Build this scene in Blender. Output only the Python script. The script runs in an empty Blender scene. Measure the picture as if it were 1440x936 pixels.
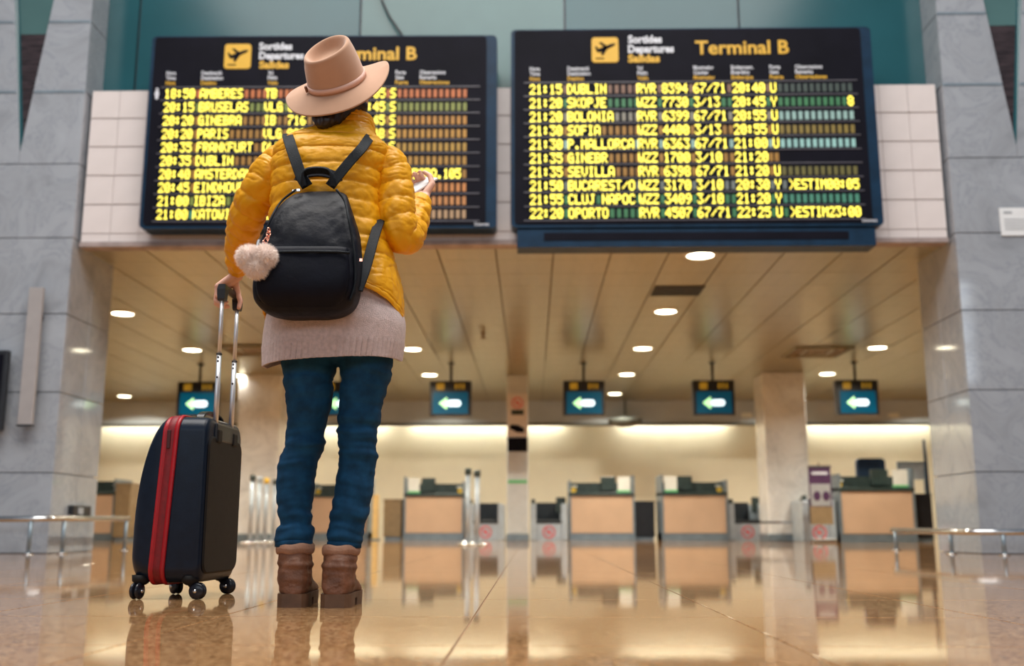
import bpy, bmesh, math, random
import numpy as np
from mathutils import Vector, Matrix, Quaternion, noise

random.seed(7)
S = bpy.context.scene
COL = S.collection
PI = math.pi

# ------------------------------------------------------------------ camera
F = 1440.0
CAM = np.array([0.0, 0.0, 0.223])
PITCH = math.radians(10.773)
YAW = math.radians(1.094)            # turned a touch to the left
cam_data = bpy.data.cameras.new('camera')
cam = bpy.data.objects.new('camera', cam_data)
COL.objects.link(cam)
cam.location = CAM
cam.rotation_euler = (PI / 2 + PITCH, 0, YAW)
cam_data.sensor_width = 36
cam_data.lens = 36.0
cam_data.clip_end = 200
cam_data.dof.use_dof = True
cam_data.dof.focus_distance = 3.2
cam_data.dof.aperture_fstop = 2.15
S.camera = cam

# ------------------------------------------------------------------ world, lights, exposure
w = bpy.data.worlds.new('hall_daylight')
S.world = w
w.use_nodes = True
w.node_tree.nodes['Background'].inputs[0].default_value = (0.74, 0.84, 1.0, 1)
w.node_tree.nodes['Background'].inputs[1].default_value = 0.2
S.view_settings.view_transform = 'Standard'
S.view_settings.look = 'None'
S.view_settings.gamma = 1
S.view_settings.use_curve_mapping = False
S.view_settings.exposure = 0.0


def area(name, loc, rot, size, energy, color):
    d = bpy.data.lights.new(name, 'AREA')
    d.shape = 'RECTANGLE'
    d.size, d.size_y = size
    d.energy = energy
    d.color = color
    o = bpy.data.objects.new(name, d)
    COL.objects.link(o)
    o.location = loc
    o.rotation_euler = rot
    return o


# skylight in the tall hall behind and above the traveller
area('hall_skylight', (-0.5, 2.2, 9.2), (0, 0, 0), (10, 6), 1750, (1.0, 0.96, 0.90))
# daylight coming through the windows of the rear wall
area('rear_window_daylight', (0, -13.35, 6.25), (math.radians(90), 0, 0), (27.6, 3.2), 1000, (0.80, 0.90, 1.0))

# ------------------------------------------------------------------ helpers
fw = np.array([-math.sin(YAW) * math.cos(PITCH), math.cos(YAW) * math.cos(PITCH), math.sin(PITCH)])
rt = np.array([math.cos(YAW), math.sin(YAW), 0.0])
upv = np.cross(rt, fw)


def W(x, y, Y):
    """measured point of the photograph at the real distance Y"""
    r = fw + rt * (x - 720) / F - upv * (y - 468) / F
    p = CAM + r * (Y / r[1])
    return Vector(p)


def WX(x, y, Y): return W(x, y, Y).x
def WZ(x, y, Y): return W(x, y, Y).z


def mat(name, color, rough=0.5, metal=0.0, var=0.0, scale=8.0, bump=0.0, bscale=60.0, emit=0.0, ecolor=None,
        coat=0.0, spec=0.5, color2=None, sheen=0.0, stretch=(1, 1, 1), trans=0.0, alpha=1.0):
    m = bpy.data.materials.new(name)
    m.use_nodes = True
    nt = m.node_tree
    b = nt.nodes['Principled BSDF']
    c = (*color, 1)
    b.inputs['Base Color'].default_value = c
    b.inputs['Roughness'].default_value = rough
    b.inputs['Metallic'].default_value = metal
    b.inputs['Specular IOR Level'].default_value = spec
    b.inputs['Coat Weight'].default_value = coat
    b.inputs['Coat Roughness'].default_value = 0.05
    b.inputs['Sheen Weight'].default_value = sheen
    b.inputs['Transmission Weight'].default_value = trans
    if emit:
        b.inputs['Emission Color'].default_value = (*(ecolor or color), 1)
        b.inputs['Emission Strength'].default_value = emit
    if var or bump or color2:
        tc = nt.nodes.new('ShaderNodeTexCoord')
        mp = nt.nodes.new('ShaderNodeMapping')
        mp.inputs['Scale'].default_value = stretch
        nt.links.new(tc.outputs['Object'], mp.inputs[0])
        if var or color2:
            n = nt.nodes.new('ShaderNodeTexNoise')
            n.inputs['Scale'].default_value = scale
            n.inputs['Detail'].default_value = 5
            nt.links.new(mp.outputs[0], n.inputs['Vector'])
            rp = nt.nodes.new('ShaderNodeValToRGB')
            c2 = color2 or tuple(max(0, min(1, v * (1 - var))) for v in color)
            c1 = color if color2 else tuple(min(1, v * (1 + var)) for v in color)
            rp.color_ramp.elements[0].position = 0.32
            rp.color_ramp.elements[1].position = 0.68
            rp.color_ramp.elements[0].color = (*c2, 1)
            rp.color_ramp.elements[1].color = (*c1, 1)
            nt.links.new(n.outputs['Fac'], rp.inputs[0])
            nt.links.new(rp.outputs[0], b.inputs['Base Color'])
        if bump:
            n2 = nt.nodes.new('ShaderNodeTexNoise')
            n2.inputs['Scale'].default_value = bscale
            n2.inputs['Detail'].default_value = 4
            nt.links.new(mp.outputs[0], n2.inputs['Vector'])
            bp = nt.nodes.new('ShaderNodeBump')
            bp.inputs['Strength'].default_value = bump
            bp.inputs['Distance'].default_value = 0.01
            nt.links.new(n2.outputs['Fac'], bp.inputs['Height'])
            nt.links.new(bp.outputs[0], b.inputs['Normal'])
    return m


def marble_mat(name, base, vein, rough):
    m = bpy.data.materials.new(name)
    m.use_nodes = True
    nt = m.node_tree
    b = nt.nodes['Principled BSDF']
    b.inputs['Roughness'].default_value = rough
    b.inputs['Specular IOR Level'].default_value = 0.9
    geo = nt.nodes.new('ShaderNodeNewGeometry')
    n = nt.nodes.new('ShaderNodeTexNoise')
    n.inputs['Scale'].default_value = 1.6
    n.inputs['Detail'].default_value = 9
    n.inputs['Roughness'].default_value = 0.62
    n.inputs['Distortion'].default_value = 1.4
    nt.links.new(geo.outputs['Position'], n.inputs['Vector'])
    r = nt.nodes.new('ShaderNodeValToRGB')
    e = r.color_ramp.elements
    e[0].position, e[0].color = 0.33, (*[v * 0.78 for v in base], 1)
    e[1].position, e[1].color = 0.72, (*[min(1, v * 1.12) for v in base], 1)
    x = e.new(0.49); x.color = (*base, 1)
    x = e.new(0.505); x.color = (*vein, 1)
    x = e.new(0.53); x.color = (*base, 1)
    nt.links.new(n.outputs['Fac'], r.inputs[0])
    nt.links.new(r.outputs[0], b.inputs['Base Color'])
    return m


def granite_mat(name):
    m = bpy.data.materials.new(name)
    m.use_nodes = True
    nt = m.node_tree
    b = nt.nodes['Principled BSDF']
    geo = nt.nodes.new('ShaderNodeNewGeometry')
    v = nt.nodes.new('ShaderNodeTexVoronoi')
    v.inputs['Scale'].default_value = 120
    nt.links.new(geo.outputs['Position'], v.inputs['Vector'])
    bw = nt.nodes.new('ShaderNodeSeparateColor')
    nt.links.new(v.outputs['Color'], bw.inputs[0])
    r = nt.nodes.new('ShaderNodeValToRGB')
    e = r.color_ramp.elements
    e[0].position, e[0].color = 0.0, (0.13, 0.06, 0.022, 1)
    e[1].position, e[1].color = 1.0, (0.52, 0.31, 0.15, 1)
    x = e.new(0.3); x.color = (0.31, 0.15, 0.06, 1)
    x = e.new(0.7); x.color = (0.40, 0.22, 0.10, 1)
    nt.links.new(bw.outputs[0], r.inputs[0])
    nt.links.new(r.outputs[0], b.inputs['Base Color'])
    n = nt.nodes.new('ShaderNodeTexNoise')
    n.inputs['Scale'].default_value = 2.2
    nt.links.new(geo.outputs['Position'], n.inputs['Vector'])
    mr = nt.nodes.new('ShaderNodeMapRange')
    mr.inputs['To Min'].default_value = 0.032
    mr.inputs['To Max'].default_value = 0.062
    nt.links.new(n.outputs['Fac'], mr.inputs[0])
    nt.links.new(mr.outputs[0], b.inputs['Roughness'])
    b.inputs['Specular IOR Level'].default_value = 0.22
    return m


def wpos(o):
    p = Vector((0, 0, 0))
    while o is not None:
        p += Vector(o.location)
        o = o.parent
    return p


def link_mesh(name, verts, faces, m, parent=None, smooth=False, origin=None):
    """verts in world metres; origin = where the object's own origin sits"""
    if origin is None:
        origin = wpos(parent) if parent is not None else Vector((0, 0, 0))
    origin = Vector(origin)
    me = bpy.data.meshes.new(name)
    V = np.array([tuple(v) for v in verts], dtype=float).reshape(-1, 3) - np.array(origin)
    me.from_pydata([tuple(v) for v in V], [], faces)
    me.validate()
    me.update()
    if m is not None:
        me.materials.append(m)
    if smooth:
        me.polygons.foreach_set('use_smooth', [True] * len(me.polygons))
    o = bpy.data.objects.new(name, me)
    COL.objects.link(o)
    if parent is not None:
        o.parent = parent
        o.location = origin - wpos(parent)
    else:
        o.location = origin
    return o


def tag(o, label=None, cat=None, group=None, kind=None):
    if label: o['label'] = label
    if cat: o['category'] = cat
    if group: o['group'] = group
    if kind: o['kind'] = kind
    return o


def empty(name, loc, label=None, cat=None, group=None, kind=None):
    o = bpy.data.objects.new(name, None)
    COL.objects.link(o)
    o.location = loc
    o.empty_display_size = 0.1
    return tag(o, label, cat, group, kind)


class MB:
    def __init__(s):
        s.v, s.f = [], []

    def add(s, vs, fs):
        k = len(s.v)
        s.v += [Vector(v) for v in vs]
        s.f += [tuple(i + k for i in f) for f in fs]
        return s

    def box(s, x0, x1, y0, y1, z0, z1, bev=0.0):
        if bev > 0:
            bm = bmesh.new()
            bmesh.ops.create_cube(bm, size=1)
            for v in bm.verts:
                v.co = Vector(((x0 + x1) / 2 + v.co.x * (x1 - x0), (y0 + y1) / 2 + v.co.y * (y1 - y0), (z0 + z1) / 2 + v.co.z * (z1 - z0)))
            bmesh.ops.bevel(bm, geom=bm.edges[:], offset=bev, segments=2, affect='EDGES', profile=0.5)
            bm.verts.index_update()
            s.add([v.co.copy() for v in bm.verts], [[v.index for v in f.verts] for f in bm.faces])
            bm.free()
            return s
        vs = [(x0, y0, z0), (x1, y0, z0), (x1, y1, z0), (x0, y1, z0), (x0, y0, z1), (x1, y0, z1), (x1, y1, z1), (x0, y1, z1)]
        return s.add(vs, [(0, 3, 2, 1), (4, 5, 6, 7), (0, 1, 5, 4), (1, 2, 6, 5), (2, 3, 7, 6), (3, 0, 4, 7)])

    def prism(s, poly, y0, y1):
        """poly: (x,z) outline, counter clockwise seen from -Y"""
        n = len(poly)
        vs = [(x, y0, z) for x, z in poly] + [(x, y1, z) for x, z in poly]
        fs = [tuple(range(n)), tuple(range(2 * n - 1, n - 1, -1))]
        fs += [(i, i + n, (i + 1) % n + n, (i + 1) % n) for i in range(n)]
        return s.add(vs, fs)

    def loft(s, rings, caps=True, closed=True):
        n = len(rings[0])
        vs = [p for r in rings for p in r]
        fs = []
        for i in range(len(rings) - 1):
            for j in range(n if closed else n - 1):
                a, b = i * n + j, i * n + (j + 1) % n
                fs.append((a, b, b + n, a + n))
        if caps:
            fs.append(tuple(range(n - 1, -1, -1)))
            k = (len(rings) - 1) * n
            fs.append(tuple(range(k, k + n)))
        return s.add(vs, fs)

    def tube(s, path, rad, n=12, caps=True, flat=1.0, ref=None):
        path = [Vector(p) for p in path]
        if not hasattr(rad, '__len__'): rad = [rad] * len(path)
        rings = []
        t0 = (path[1] - path[0]).normalized()
        r = Vector(ref) if ref is not None else (Vector((0, 0, 1)) if abs(t0.z) < 0.9 else Vector((0, 1, 0)))
        u = t0.cross(r).normalized()
        for i, p in enumerate(path):
            t = (path[min(i + 1, len(path) - 1)] - path[max(i - 1, 0)]).normalized()
            u = (u - t * u.dot(t)).normalized()
            v = t.cross(u)
            rings.append([p + u * math.cos(2 * PI * k / n) * rad[i] + v * math.sin(2 * PI * k / n) * rad[i] * flat for k in range(n)])
        return s.loft(rings, caps)

    def capsule(s, a, b, ra, rb, n=14):
        """tapered limb segment with round ends"""
        a, b = Vector(a), Vector(b)
        d = (b - a)
        L = d.length
        d = d / L if L > 1e-6 else Vector((0, 0, 1))
        pts, rad = [], []
        for k in range(5):
            t = math.sin(PI / 2 * (1 - k / 4)); pts.append(a - d * ra * t * 0.999); rad.append(max(ra * math.cos(PI / 2 * (1 - k / 4)), ra * 0.04))
        for k in range(5):
            t = math.sin(PI / 2 * k / 4); pts.append(b + d * rb * t * 0.999); rad.append(max(rb * math.cos(PI / 2 * k / 4), rb * 0.04))
        return s.tube(pts, rad, n)

    def chain(s, pts, rad, n=14):
        for i in range(len(pts) - 1):
            s.capsule(pts[i], pts[i + 1], rad[i], rad[i + 1], n)
        return s

    def ball(s, c, r, n=16, scale=(1, 1, 1), rot=None):
        c = Vector(c)
        rings = []
        for i in range(n // 2 + 1):
            th = PI * min(max(i / (n // 2), 0.01), 0.99)
            ring = []
            for j in range(n):
                p = Vector((math.sin(th) * math.cos(2 * PI * j / n) * scale[0], math.sin(th) * math.sin(2 * PI * j / n) * scale[1], -math.cos(th) * scale[2])) * r
                if rot is not None: p = rot @ p
                ring.append(c + p)
            rings.append(ring)
        return s.loft(rings)

    def lathe(s, c, prof, n=24, axis='z'):
        c = Vector(c)
        rings = []
        for r, h in prof:
            r = max(r, 1e-4)
            ring = []
            for j in range(n):
                a, b = r * math.cos(2 * PI * j / n), r * math.sin(2 * PI * j / n)
                ring.append(c + (Vector((a, b, h)) if axis == 'z' else Vector((a, h, b)) if axis == 'y' else Vector((h, a, b))))
            rings.append(ring)
        return s.loft(rings)

    def xf(s, M, start=0):
        for i in range(start, len(s.v)): s.v[i] = M @ s.v[i]
        return s

    def build(s, name, m, parent=None, smooth=False, origin=None):
        return link_mesh(name, s.v, s.f, m, parent, smooth, origin)


def fuse(name, mb, voxel, m, parent=None, origin=None, smooth_it=4, disp=None):
    """melt overlapping closed pieces into one continuous skin"""
    o = link_mesh('fuse_tmp', mb.v, mb.f, None, None)
    bm = bmesh.new(); bm.from_mesh(o.data)
    bmesh.ops.recalc_face_normals(bm, faces=bm.faces[:]); bm.to_mesh(o.data); bm.free()
    r = o.modifiers.new('r', 'REMESH'); r.mode = 'VOXEL'; r.voxel_size = voxel
    sm = o.modifiers.new('s', 'SMOOTH'); sm.iterations = smooth_it; sm.factor = 0.5
    dg = bpy.context.evaluated_depsgraph_get()
    me = bpy.data.meshes.new_from_object(o.evaluated_get(dg))
    n = len(me.vertices)
    co = np.empty(n * 3); me.vertices.foreach_get('co', co); co = co.reshape(-1, 3)
    no = np.empty(n * 3); me.vertices.foreach_get('normal', no); no = no.reshape(-1, 3)
    if disp:
        d = np.array([disp(Vector(c), Vector(k)) for c, k in zip(co, no)])
        co = co + no * d[:, None]
    old = o.data
    bpy.data.objects.remove(o); bpy.data.meshes.remove(old)
    org = Vector(origin) if origin is not None else (wpos(parent) if parent is not None else Vector((0, 0, 0)))
    me.vertices.foreach_set('co', (co - np.array(org)).ravel())
    me.materials.clear(); me.materials.append(m)
    me.polygons.foreach_set('use_smooth', [True] * len(me.polygons))
    me.name = name
    me.update()
    ob = bpy.data.objects.new(name, me); COL.objects.link(ob)
    if parent is not None:
        ob.parent = parent; ob.location = org - wpos(parent)
    else:
        ob.location = org
    return ob


def copy_tree(o, parent=None):
    kids = list(o.children)
    c = o.copy()
    COL.objects.link(c)
    if parent is not None: c.parent = parent
    for k in kids: copy_tree(k, c)
    return c


def text_mesh(txt, size, bold=0.0, depth=0.002):
    cu = bpy.data.curves.new('t', 'FONT')
    cu.body = txt; cu.size = size; cu.extrude = depth; cu.offset = bold; cu.resolution_u = 3
    o = bpy.data.objects.new('t', cu); COL.objects.link(o)
    dg = bpy.context.evaluated_depsgraph_get()
    me = bpy.data.meshes.new_from_object(o.evaluated_get(dg))
    vs = [v.co.copy() for v in me.vertices]
    fs = [tuple(p.vertices) for p in me.polygons]
    bpy.data.objects.remove(o); bpy.data.curves.remove(cu); bpy.data.meshes.remove(me)
    return vs, fs


def text(name, txt, pos, size, m, parent, bold=0.0, width=None, frame=None):
    """text standing upright facing -Y; pos = left end of the base line; width = wanted width"""
    vs, fs = text_mesh(txt, size, bold)
    x0 = min(v.x for v in vs); x1 = max(v.x for v in vs)
    k = width / (x1 - x0) if width else 1.0
    P = [Vector((pos[0] + (v.x - x0) * k, pos[1] - v.z, pos[2] + v.y)) for v in vs]
    if frame: P = [frame @ p for p in P]
    return tag(link_mesh(name, P, fs, m, parent), kind='stuff')


FONT = {'0': '3E5149453E', '1': '00427F4000', '2': '4261514946', '3': '2141454B31', '4': '1814127F10', '5': '2745454539', '6': '3C4A494930',
        '7': '0171090503', '8': '3649494936', '9': '064949291E', ':': '0036360000', '>': '0041221408', '/': '2010080402', '.': '0060600000',
        'A': '7E1111117E', 'B': '7F49494936', 'C': '3E41414122', 'D': '7F4141221C', 'E': '7F49494941', 'F': '7F09090901', 'G': '3E4149497A',
        'H': '7F0808087F', 'I': '00417F4100', 'J': '2040413F01', 'K': '7F08142241', 'L': '7F40404040', 'M': '7F020C027F', 'N': '7F0408107F',
        'O': '3E4141413E', 'P': '7F09090906', 'Q': '3E4151215E', 'R': '7F09192946', 'S': '4649494931', 'T': '01017F0101', 'U': '3F4040403F',
        'V': '1F2040201F', 'W': '3F4038403F', 'X': '6314081463', 'Y': '0708700807', 'Z': '6151494543'}

# ------------------------------------------------------------------ materials
M = {}
M['granite'] = granite_mat('polished_brown_granite')
M['grout'] = mat('floor_grout', (0.30, 0.20, 0.13), 0.7, var=0.2)
M['marble'] = marble_mat('grey_marble', (0.33, 0.355, 0.395), (0.265, 0.29, 0.33), 0.06)
M['joint'] = mat('marble_joint', (0.13, 0.20, 0.26), 0.4, var=0.2)
M['wall_tile'] = mat('white_wall_tile', (0.66, 0.60, 0.59), 0.35, var=0.05, scale=3)
M['tile_grout'] = mat('tile_grout', (0.33, 0.27, 0.26), 0.8, var=0.2)
M['teal'] = mat('teal_glass', (0.016, 0.085, 0.105), 0.2, var=0.15, scale=0.7, spec=0.3)
M['teal_light'] = mat('pale_and_lit_teal_glass', (0.075, 0.155, 0.16), 0.2, var=0.15, scale=0.7, spec=0.3)  # pale tone stands for dim light behind the middle pane; also notch panes
M['dark_metal'] = mat('dark_metal', (0.025, 0.03, 0.036), 0.35, 0.6, var=0.2)
M['notch'] = mat('dark_brown_glass', (0.035, 0.025, 0.028), 0.08, var=0.5, scale=6, stretch=(1, 1, 6), coat=0.5)
M['ceil'] = mat('satin_ceiling_tile', (0.37, 0.335, 0.21), 0.28, 0.65, var=0.05, scale=3, stretch=(6, 1, 1))
M['ceil_joint'] = mat('ceiling_joint', (0.12, 0.09, 0.06), 0.7, var=0.2)
M['cream'] = mat('cream_wall_paint', (0.84, 0.81, 0.67), 0.55, var=0.03, scale=2)
M['bulk'] = mat('grey_bulkhead', (0.50, 0.55, 0.60), 0.4, 0.1, var=0.06, scale=2)
M['bulk_edge'] = mat('dark_bulkhead_edge', (0.10, 0.11, 0.10), 0.5, var=0.1)
M['lamp'] = mat('downlight_lens', (1, 0.95, 0.75), 0.4, emit=14.0, ecolor=(1.0, 0.93, 0.68), var=0.02)
M['lamp_ring'] = mat('downlight_ring', (0.75, 0.70, 0.6), 0.3, 0.5, var=0.05)
M['cove'] = mat('cove_tube', (1, 0.95, 0.8), 0.5, emit=34.0, ecolor=(1.0, 0.95, 0.78), var=0.02)
M['black'] = mat('black_plastic', (0.012, 0.013, 0.017), 0.35, var=0.2)
M['board'] = mat('board_face', (0.006, 0.006, 0.011), 0.5, spec=0.06, var=0.2, scale=3)
M['board_rail'] = mat('board_row_rail', (0.075, 0.07, 0.09), 0.4, var=0.2)
M['board_blue'] = mat('dark_blue_metal', (0.005, 0.024, 0.055), 0.4, 0.0, spec=0.15, var=0.2)
M['led'] = mat('lit_yellow_led', (1, 0.8, 0.1), 0.5, emit=2.3, ecolor=(1.0, 0.86, 0.10), var=0.02)
M['amber'] = mat('amber_print', (0.45, 0.26, 0.012), 0.5, emit=0.27, ecolor=(0.95, 0.50, 0.01), var=0.05)
M['white_print'] = mat('white_print', (0.50, 0.51, 0.55), 0.5, emit=0.16, ecolor=(0.8, 0.82, 0.9), var=0.05)
M['screen_blue'] = mat('blue_screen', (0.0, 0.08, 0.16), 0.2, emit=0.28, ecolor=(0.003, 0.085, 0.17), var=0.15, scale=3)
M['amber_dim'] = mat('dim_amber_display', (0.40, 0.26, 0.03), 0.5, emit=0.12, ecolor=(0.9, 0.55, 0.03), var=0.3, scale=9)
M['arrow_green'] = mat('green_arrow', (0.5, 0.9, 0.5), 0.4, emit=1.3, ecolor=(0.45, 0.95, 0.42), var=0.03)
M['arrow_white'] = mat('white_arrow', (0.8, 0.9, 1), 0.4, emit=1.6, ecolor=(0.7, 0.95, 1.0), var=0.03)
M['beige'] = mat('beige_laminate', (0.60, 0.42, 0.29), 0.4, var=0.05, scale=3)
M['plinth'] = mat('blue_grey_metal', (0.22, 0.28, 0.33), 0.35, 0.4, var=0.1)
M['deskdark'] = mat('dark_green_desk', (0.03, 0.05, 0.048), 0.35, var=0.25)
M['paleblue'] = mat('pale_blue_metal', (0.46, 0.53, 0.60), 0.35, 0.2, var=0.08)
M['belt'] = mat('black_rubber_belt', (0.016, 0.022, 0.03), 0.55, var=0.2)
M['white'] = mat('white_panel', (0.80, 0.82, 0.78), 0.4, var=0.04)
M['green'] = mat('green_strip', (0.12, 0.55, 0.20), 0.5, var=0.05)
M['pinkred'] = mat('pinkish_red_print', (0.72, 0.13, 0.15), 0.5, var=0.05)
M['pale_pink'] = mat('pale_sign_board', (0.72, 0.68, 0.68), 0.5, var=0.04)
M['yellow'] = mat('yellow_sticker', (0.85, 0.55, 0.06), 0.5, var=0.05)
M['column'] = marble_mat('cream_marble', (0.84, 0.85, 0.85), (0.70, 0.71, 0.72), 0.2)
M['greycol'] = mat('grey_column_cladding', (0.58, 0.62, 0.64), 0.35, var=0.05)
M['chrome'] = mat('brushed_steel', (0.62, 0.64, 0.66), 0.22, 1.0, var=0.06)
M['tube'] = mat('matt_aluminium', (0.78, 0.80, 0.84), 0.42, 0.85, var=0.04)
M['fin'] = mat('grey_paint', (0.33, 0.31, 0.31), 0.5, var=0.05)
M['navychair'] = mat('navy_upholstery', (0.006, 0.03, 0.08), 0.6, var=0.2)
M['purple'] = mat('purple_print', (0.07, 0.025, 0.085), 0.5, var=0.15)
M['brown_box'] = mat('brown_laminate', (0.28, 0.20, 0.11), 0.5, var=0.12)
M['yellow_box'] = mat('warm_yellow_laminate', (0.85, 0.60, 0.25), 0.5, var=0.08)
M['paper'] = mat('white_paper', (0.74, 0.76, 0.78), 0.6, var=0.03)
M['print_grey'] = mat('grey_print', (0.35, 0.37, 0.40), 0.6, var=0.05)
M['hallwall'] = mat('hall_wall_paint', (0.45, 0.44, 0.43), 0.6, var=0.05)
# traveller
M['skin'] = mat('skin', (0.72, 0.42, 0.32), 0.5, var=0.08, scale=30, bump=0.05, bscale=300)
M['lip'] = mat('lip', (0.55, 0.22, 0.18), 0.5, var=0.05)
M['puffer'] = mat('yellow_puffer_nylon', (0.80, 0.375, 0.004), 0.45, var=0.05, scale=14, bump=0.15, bscale=60, spec=0.35)
M['knit'] = mat('pinkish_grey_knit', (0.60, 0.48, 0.47), 0.9, var=0.12, scale=90, bump=0.6, bscale=330, sheen=0.4)
M['denim'] = mat('blue_denim', (0.006, 0.052, 0.122), 0.8, var=0.28, scale=26, bump=0.25, bscale=600, spec=0.2)
M['leather'] = mat('brown_leather', (0.17, 0.068, 0.034), 0.55, var=0.35, scale=22, bump=0.25, bscale=120)
M['cuff'] = mat('tan_boot_collar', (0.36, 0.19, 0.12), 0.7, var=0.15, scale=30, bump=0.2, bscale=150)
M['sole'] = mat('brown_rubber_sole', (0.125, 0.062, 0.032), 0.6, var=0.2, scale=30)
M['hair'] = mat('dark_brown_hair', (0.018, 0.010, 0.008), 0.45, var=0.3, scale=60, stretch=(1, 1, .2))
M['felt'] = mat('camel_wool_felt', (0.50, 0.285, 0.18), 0.95, var=0.05, scale=12, bump=0.12, bscale=500, sheen=0.35)
M['hatband'] = mat('rose_leather_band', (0.72, 0.46, 0.38), 0.6, var=0.05)
M['bag'] = mat('black_nylon', (0.0035, 0.0045, 0.010), 0.5, spec=0.2, var=0.3, scale=20, bump=0.35, bscale=26)
M['bag_plain'] = mat('black_smooth_nylon', (0.003, 0.004, 0.010), 0.55, spec=0.15, var=0.2, scale=20, bump=0.1, bscale=60)
M['strap'] = mat('black_webbing', (0.006, 0.010, 0.015), 0.55, spec=0.2, var=0.2, scale=60, bump=0.3, bscale=500)
M['silver'] = mat('silver_hardware', (0.8, 0.8, 0.8), 0.15, 1.0, var=0.05)
M['rosegold'] = mat('rose_gold_hardware', (0.95, 0.42, 0.30), 0.15, 1.0, var=0.05)
M['fur'] = mat('pale_pink_fur', (1.0, 0.88, 0.82), 0.95, var=0.03, scale=30, sheen=0.3)

M['phone'] = mat('white_phone_case', (0.78, 0.85, 0.88), 0.2, var=0.03)
M['phone_screen'] = mat('phone_screen', (0.02, 0.03, 0.04), 0.08, var=0.1)
M['shell'] = mat('navy_hard_shell', (0.004, 0.011, 0.026), 0.36, var=0.15, scale=30, bump=0.05, bscale=300, spec=0.3)
M['shell_back'] = mat('charcoal_back_panel', (0.014, 0.012, 0.011), 0.6, spec=0.25, var=0.15, scale=40)
M['red'] = mat('red_zip_band', (0.40, 0.006, 0.014), 0.4, var=0.1, scale=40, bump=0.1, bscale=200)
M['pull'] = mat('dark_red_zip_pull', (0.06, 0.004, 0.006), 0.5, var=0.1)
M['red_dark'] = mat('dark_red_tape', (0.20, 0.003, 0.008), 0.55, var=0.15, scale=60)
M['wheel'] = mat('black_wheel', (0.012, 0.013, 0.02), 0.25, var=0.2)

# ================================================================== the setting
CZ = 2.87          # low ceiling over the check-in desks
PY = 9.20          # front of the two marble pillars


def piece(name, me, loc, parent):
    o = bpy.data.objects.new(name, me)
    COL.objects.link(o)
    o.parent = parent
    o.location = Vector(loc) - wpos(parent)
    return o


# --- floor of large polished tiles
floor = tag(MB().box(-14, 14, -14, 23.3, -0.06, -0.004).build('floor', M['grout']), kind='structure')
T = 0.65; FX0, FY0 = -0.80, 0.75
tb = MB().box(0.0018, T - 0.0018, 0.0018, T - 0.0018, -0.012, 0, 0.0012)
tile_me = link_mesh('floor_tile', tb.v, tb.f, M['granite'], floor).data
bpy.data.objects.remove(bpy.data.objects['floor_tile'])
near = set()
for j in range(0, 11):
    for i in range(-9, 10):
        x, y = FX0 + i * T, FY0 + j * T
        if abs(x + T / 2 + 0.02 * y) < 0.56 * (y + T) + 0.4:
            near.add((i, j)); piece('floor_tile', tile_me, (x, y, 0), floor)
fm = MB()
for j in range(-22, 35):
    for i in range(-20, 22):
        if (i, j) in near: continue
        x, y = FX0 + i * T, FY0 + j * T
        g = 0.0018
        fm.add([(x + g, y + g, 0), (x + T - g, y + g, 0), (x + T - g, y + T - g, 0), (x + g, y + T - g, 0)], [(0, 1, 2, 3)])
tag(fm.build('distant_floor_tiles', M['granite'], floor), kind='stuff')

# --- low ceiling of satin metal tiles
ceiling = tag(MB().box(-12, 12, 9.42, 22.9, CZ + 0.015, CZ + 0.16).build('ceiling', M['ceil_joint']), kind='structure')
CT = 0.566; CX0, CY0 = -0.345, 9.42
cb = MB().box(0.007, CT - 0.007, 0.004, CT - 0.004, CZ, CZ + 0.016, 0.002)
ceil_me = link_mesh('ceiling_tile', cb.v, cb.f, M['ceil'], ceiling, origin=(0, 0, 0)).data
bpy.data.objects.remove(bpy.data.objects['ceiling_tile'])
cm = MB()
for j in range(0, 24):
    for i in range(-20, 22):
        x, y = CX0 + i * CT, CY0 + j * CT
        if x + CT > 12 or x < -12: continue
        if j < 12 and abs(x + CT / 2 + 0.4) < 0.50 * y + 0.3 and -7.2 < x < 6.4:
            piece('ceiling_tile', ceil_me, (x, y, 0), ceiling)
        else:
            cm.box(x + 0.004, x + CT - 0.004, y + 0.0025, y + CT - 0.0025, CZ, CZ + 0.016)
tag(cm.build('distant_ceiling_tiles', M['ceil'], ceiling), kind='stuff')

# --- walls of the check-in hall
tag(MB().box(-12, 12, 23.0, 23.2, 0, CZ + 0.1).build('wall_back', M['cream']), kind='structure')
tag(MB().box(-12.2, -12, 9.9, 23.2, 0, CZ + 0.1).build('wall_left', M['cream']), kind='structure')
tag(MB().box(12, 12.2, 9.9, 23.2, 0, CZ + 0.1).build('wall_right', M['cream']), kind='structure')
bh = tag(MB().box(-12, 12, 21.6, 21.75, 2.395, CZ).build('trim_1', M['bulk']), kind='structure')
MB().box(-12, 12, 21.57, 21.78, 2.35, 2.395).build('edge_strip', M['bulk_edge'], bh)

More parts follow.
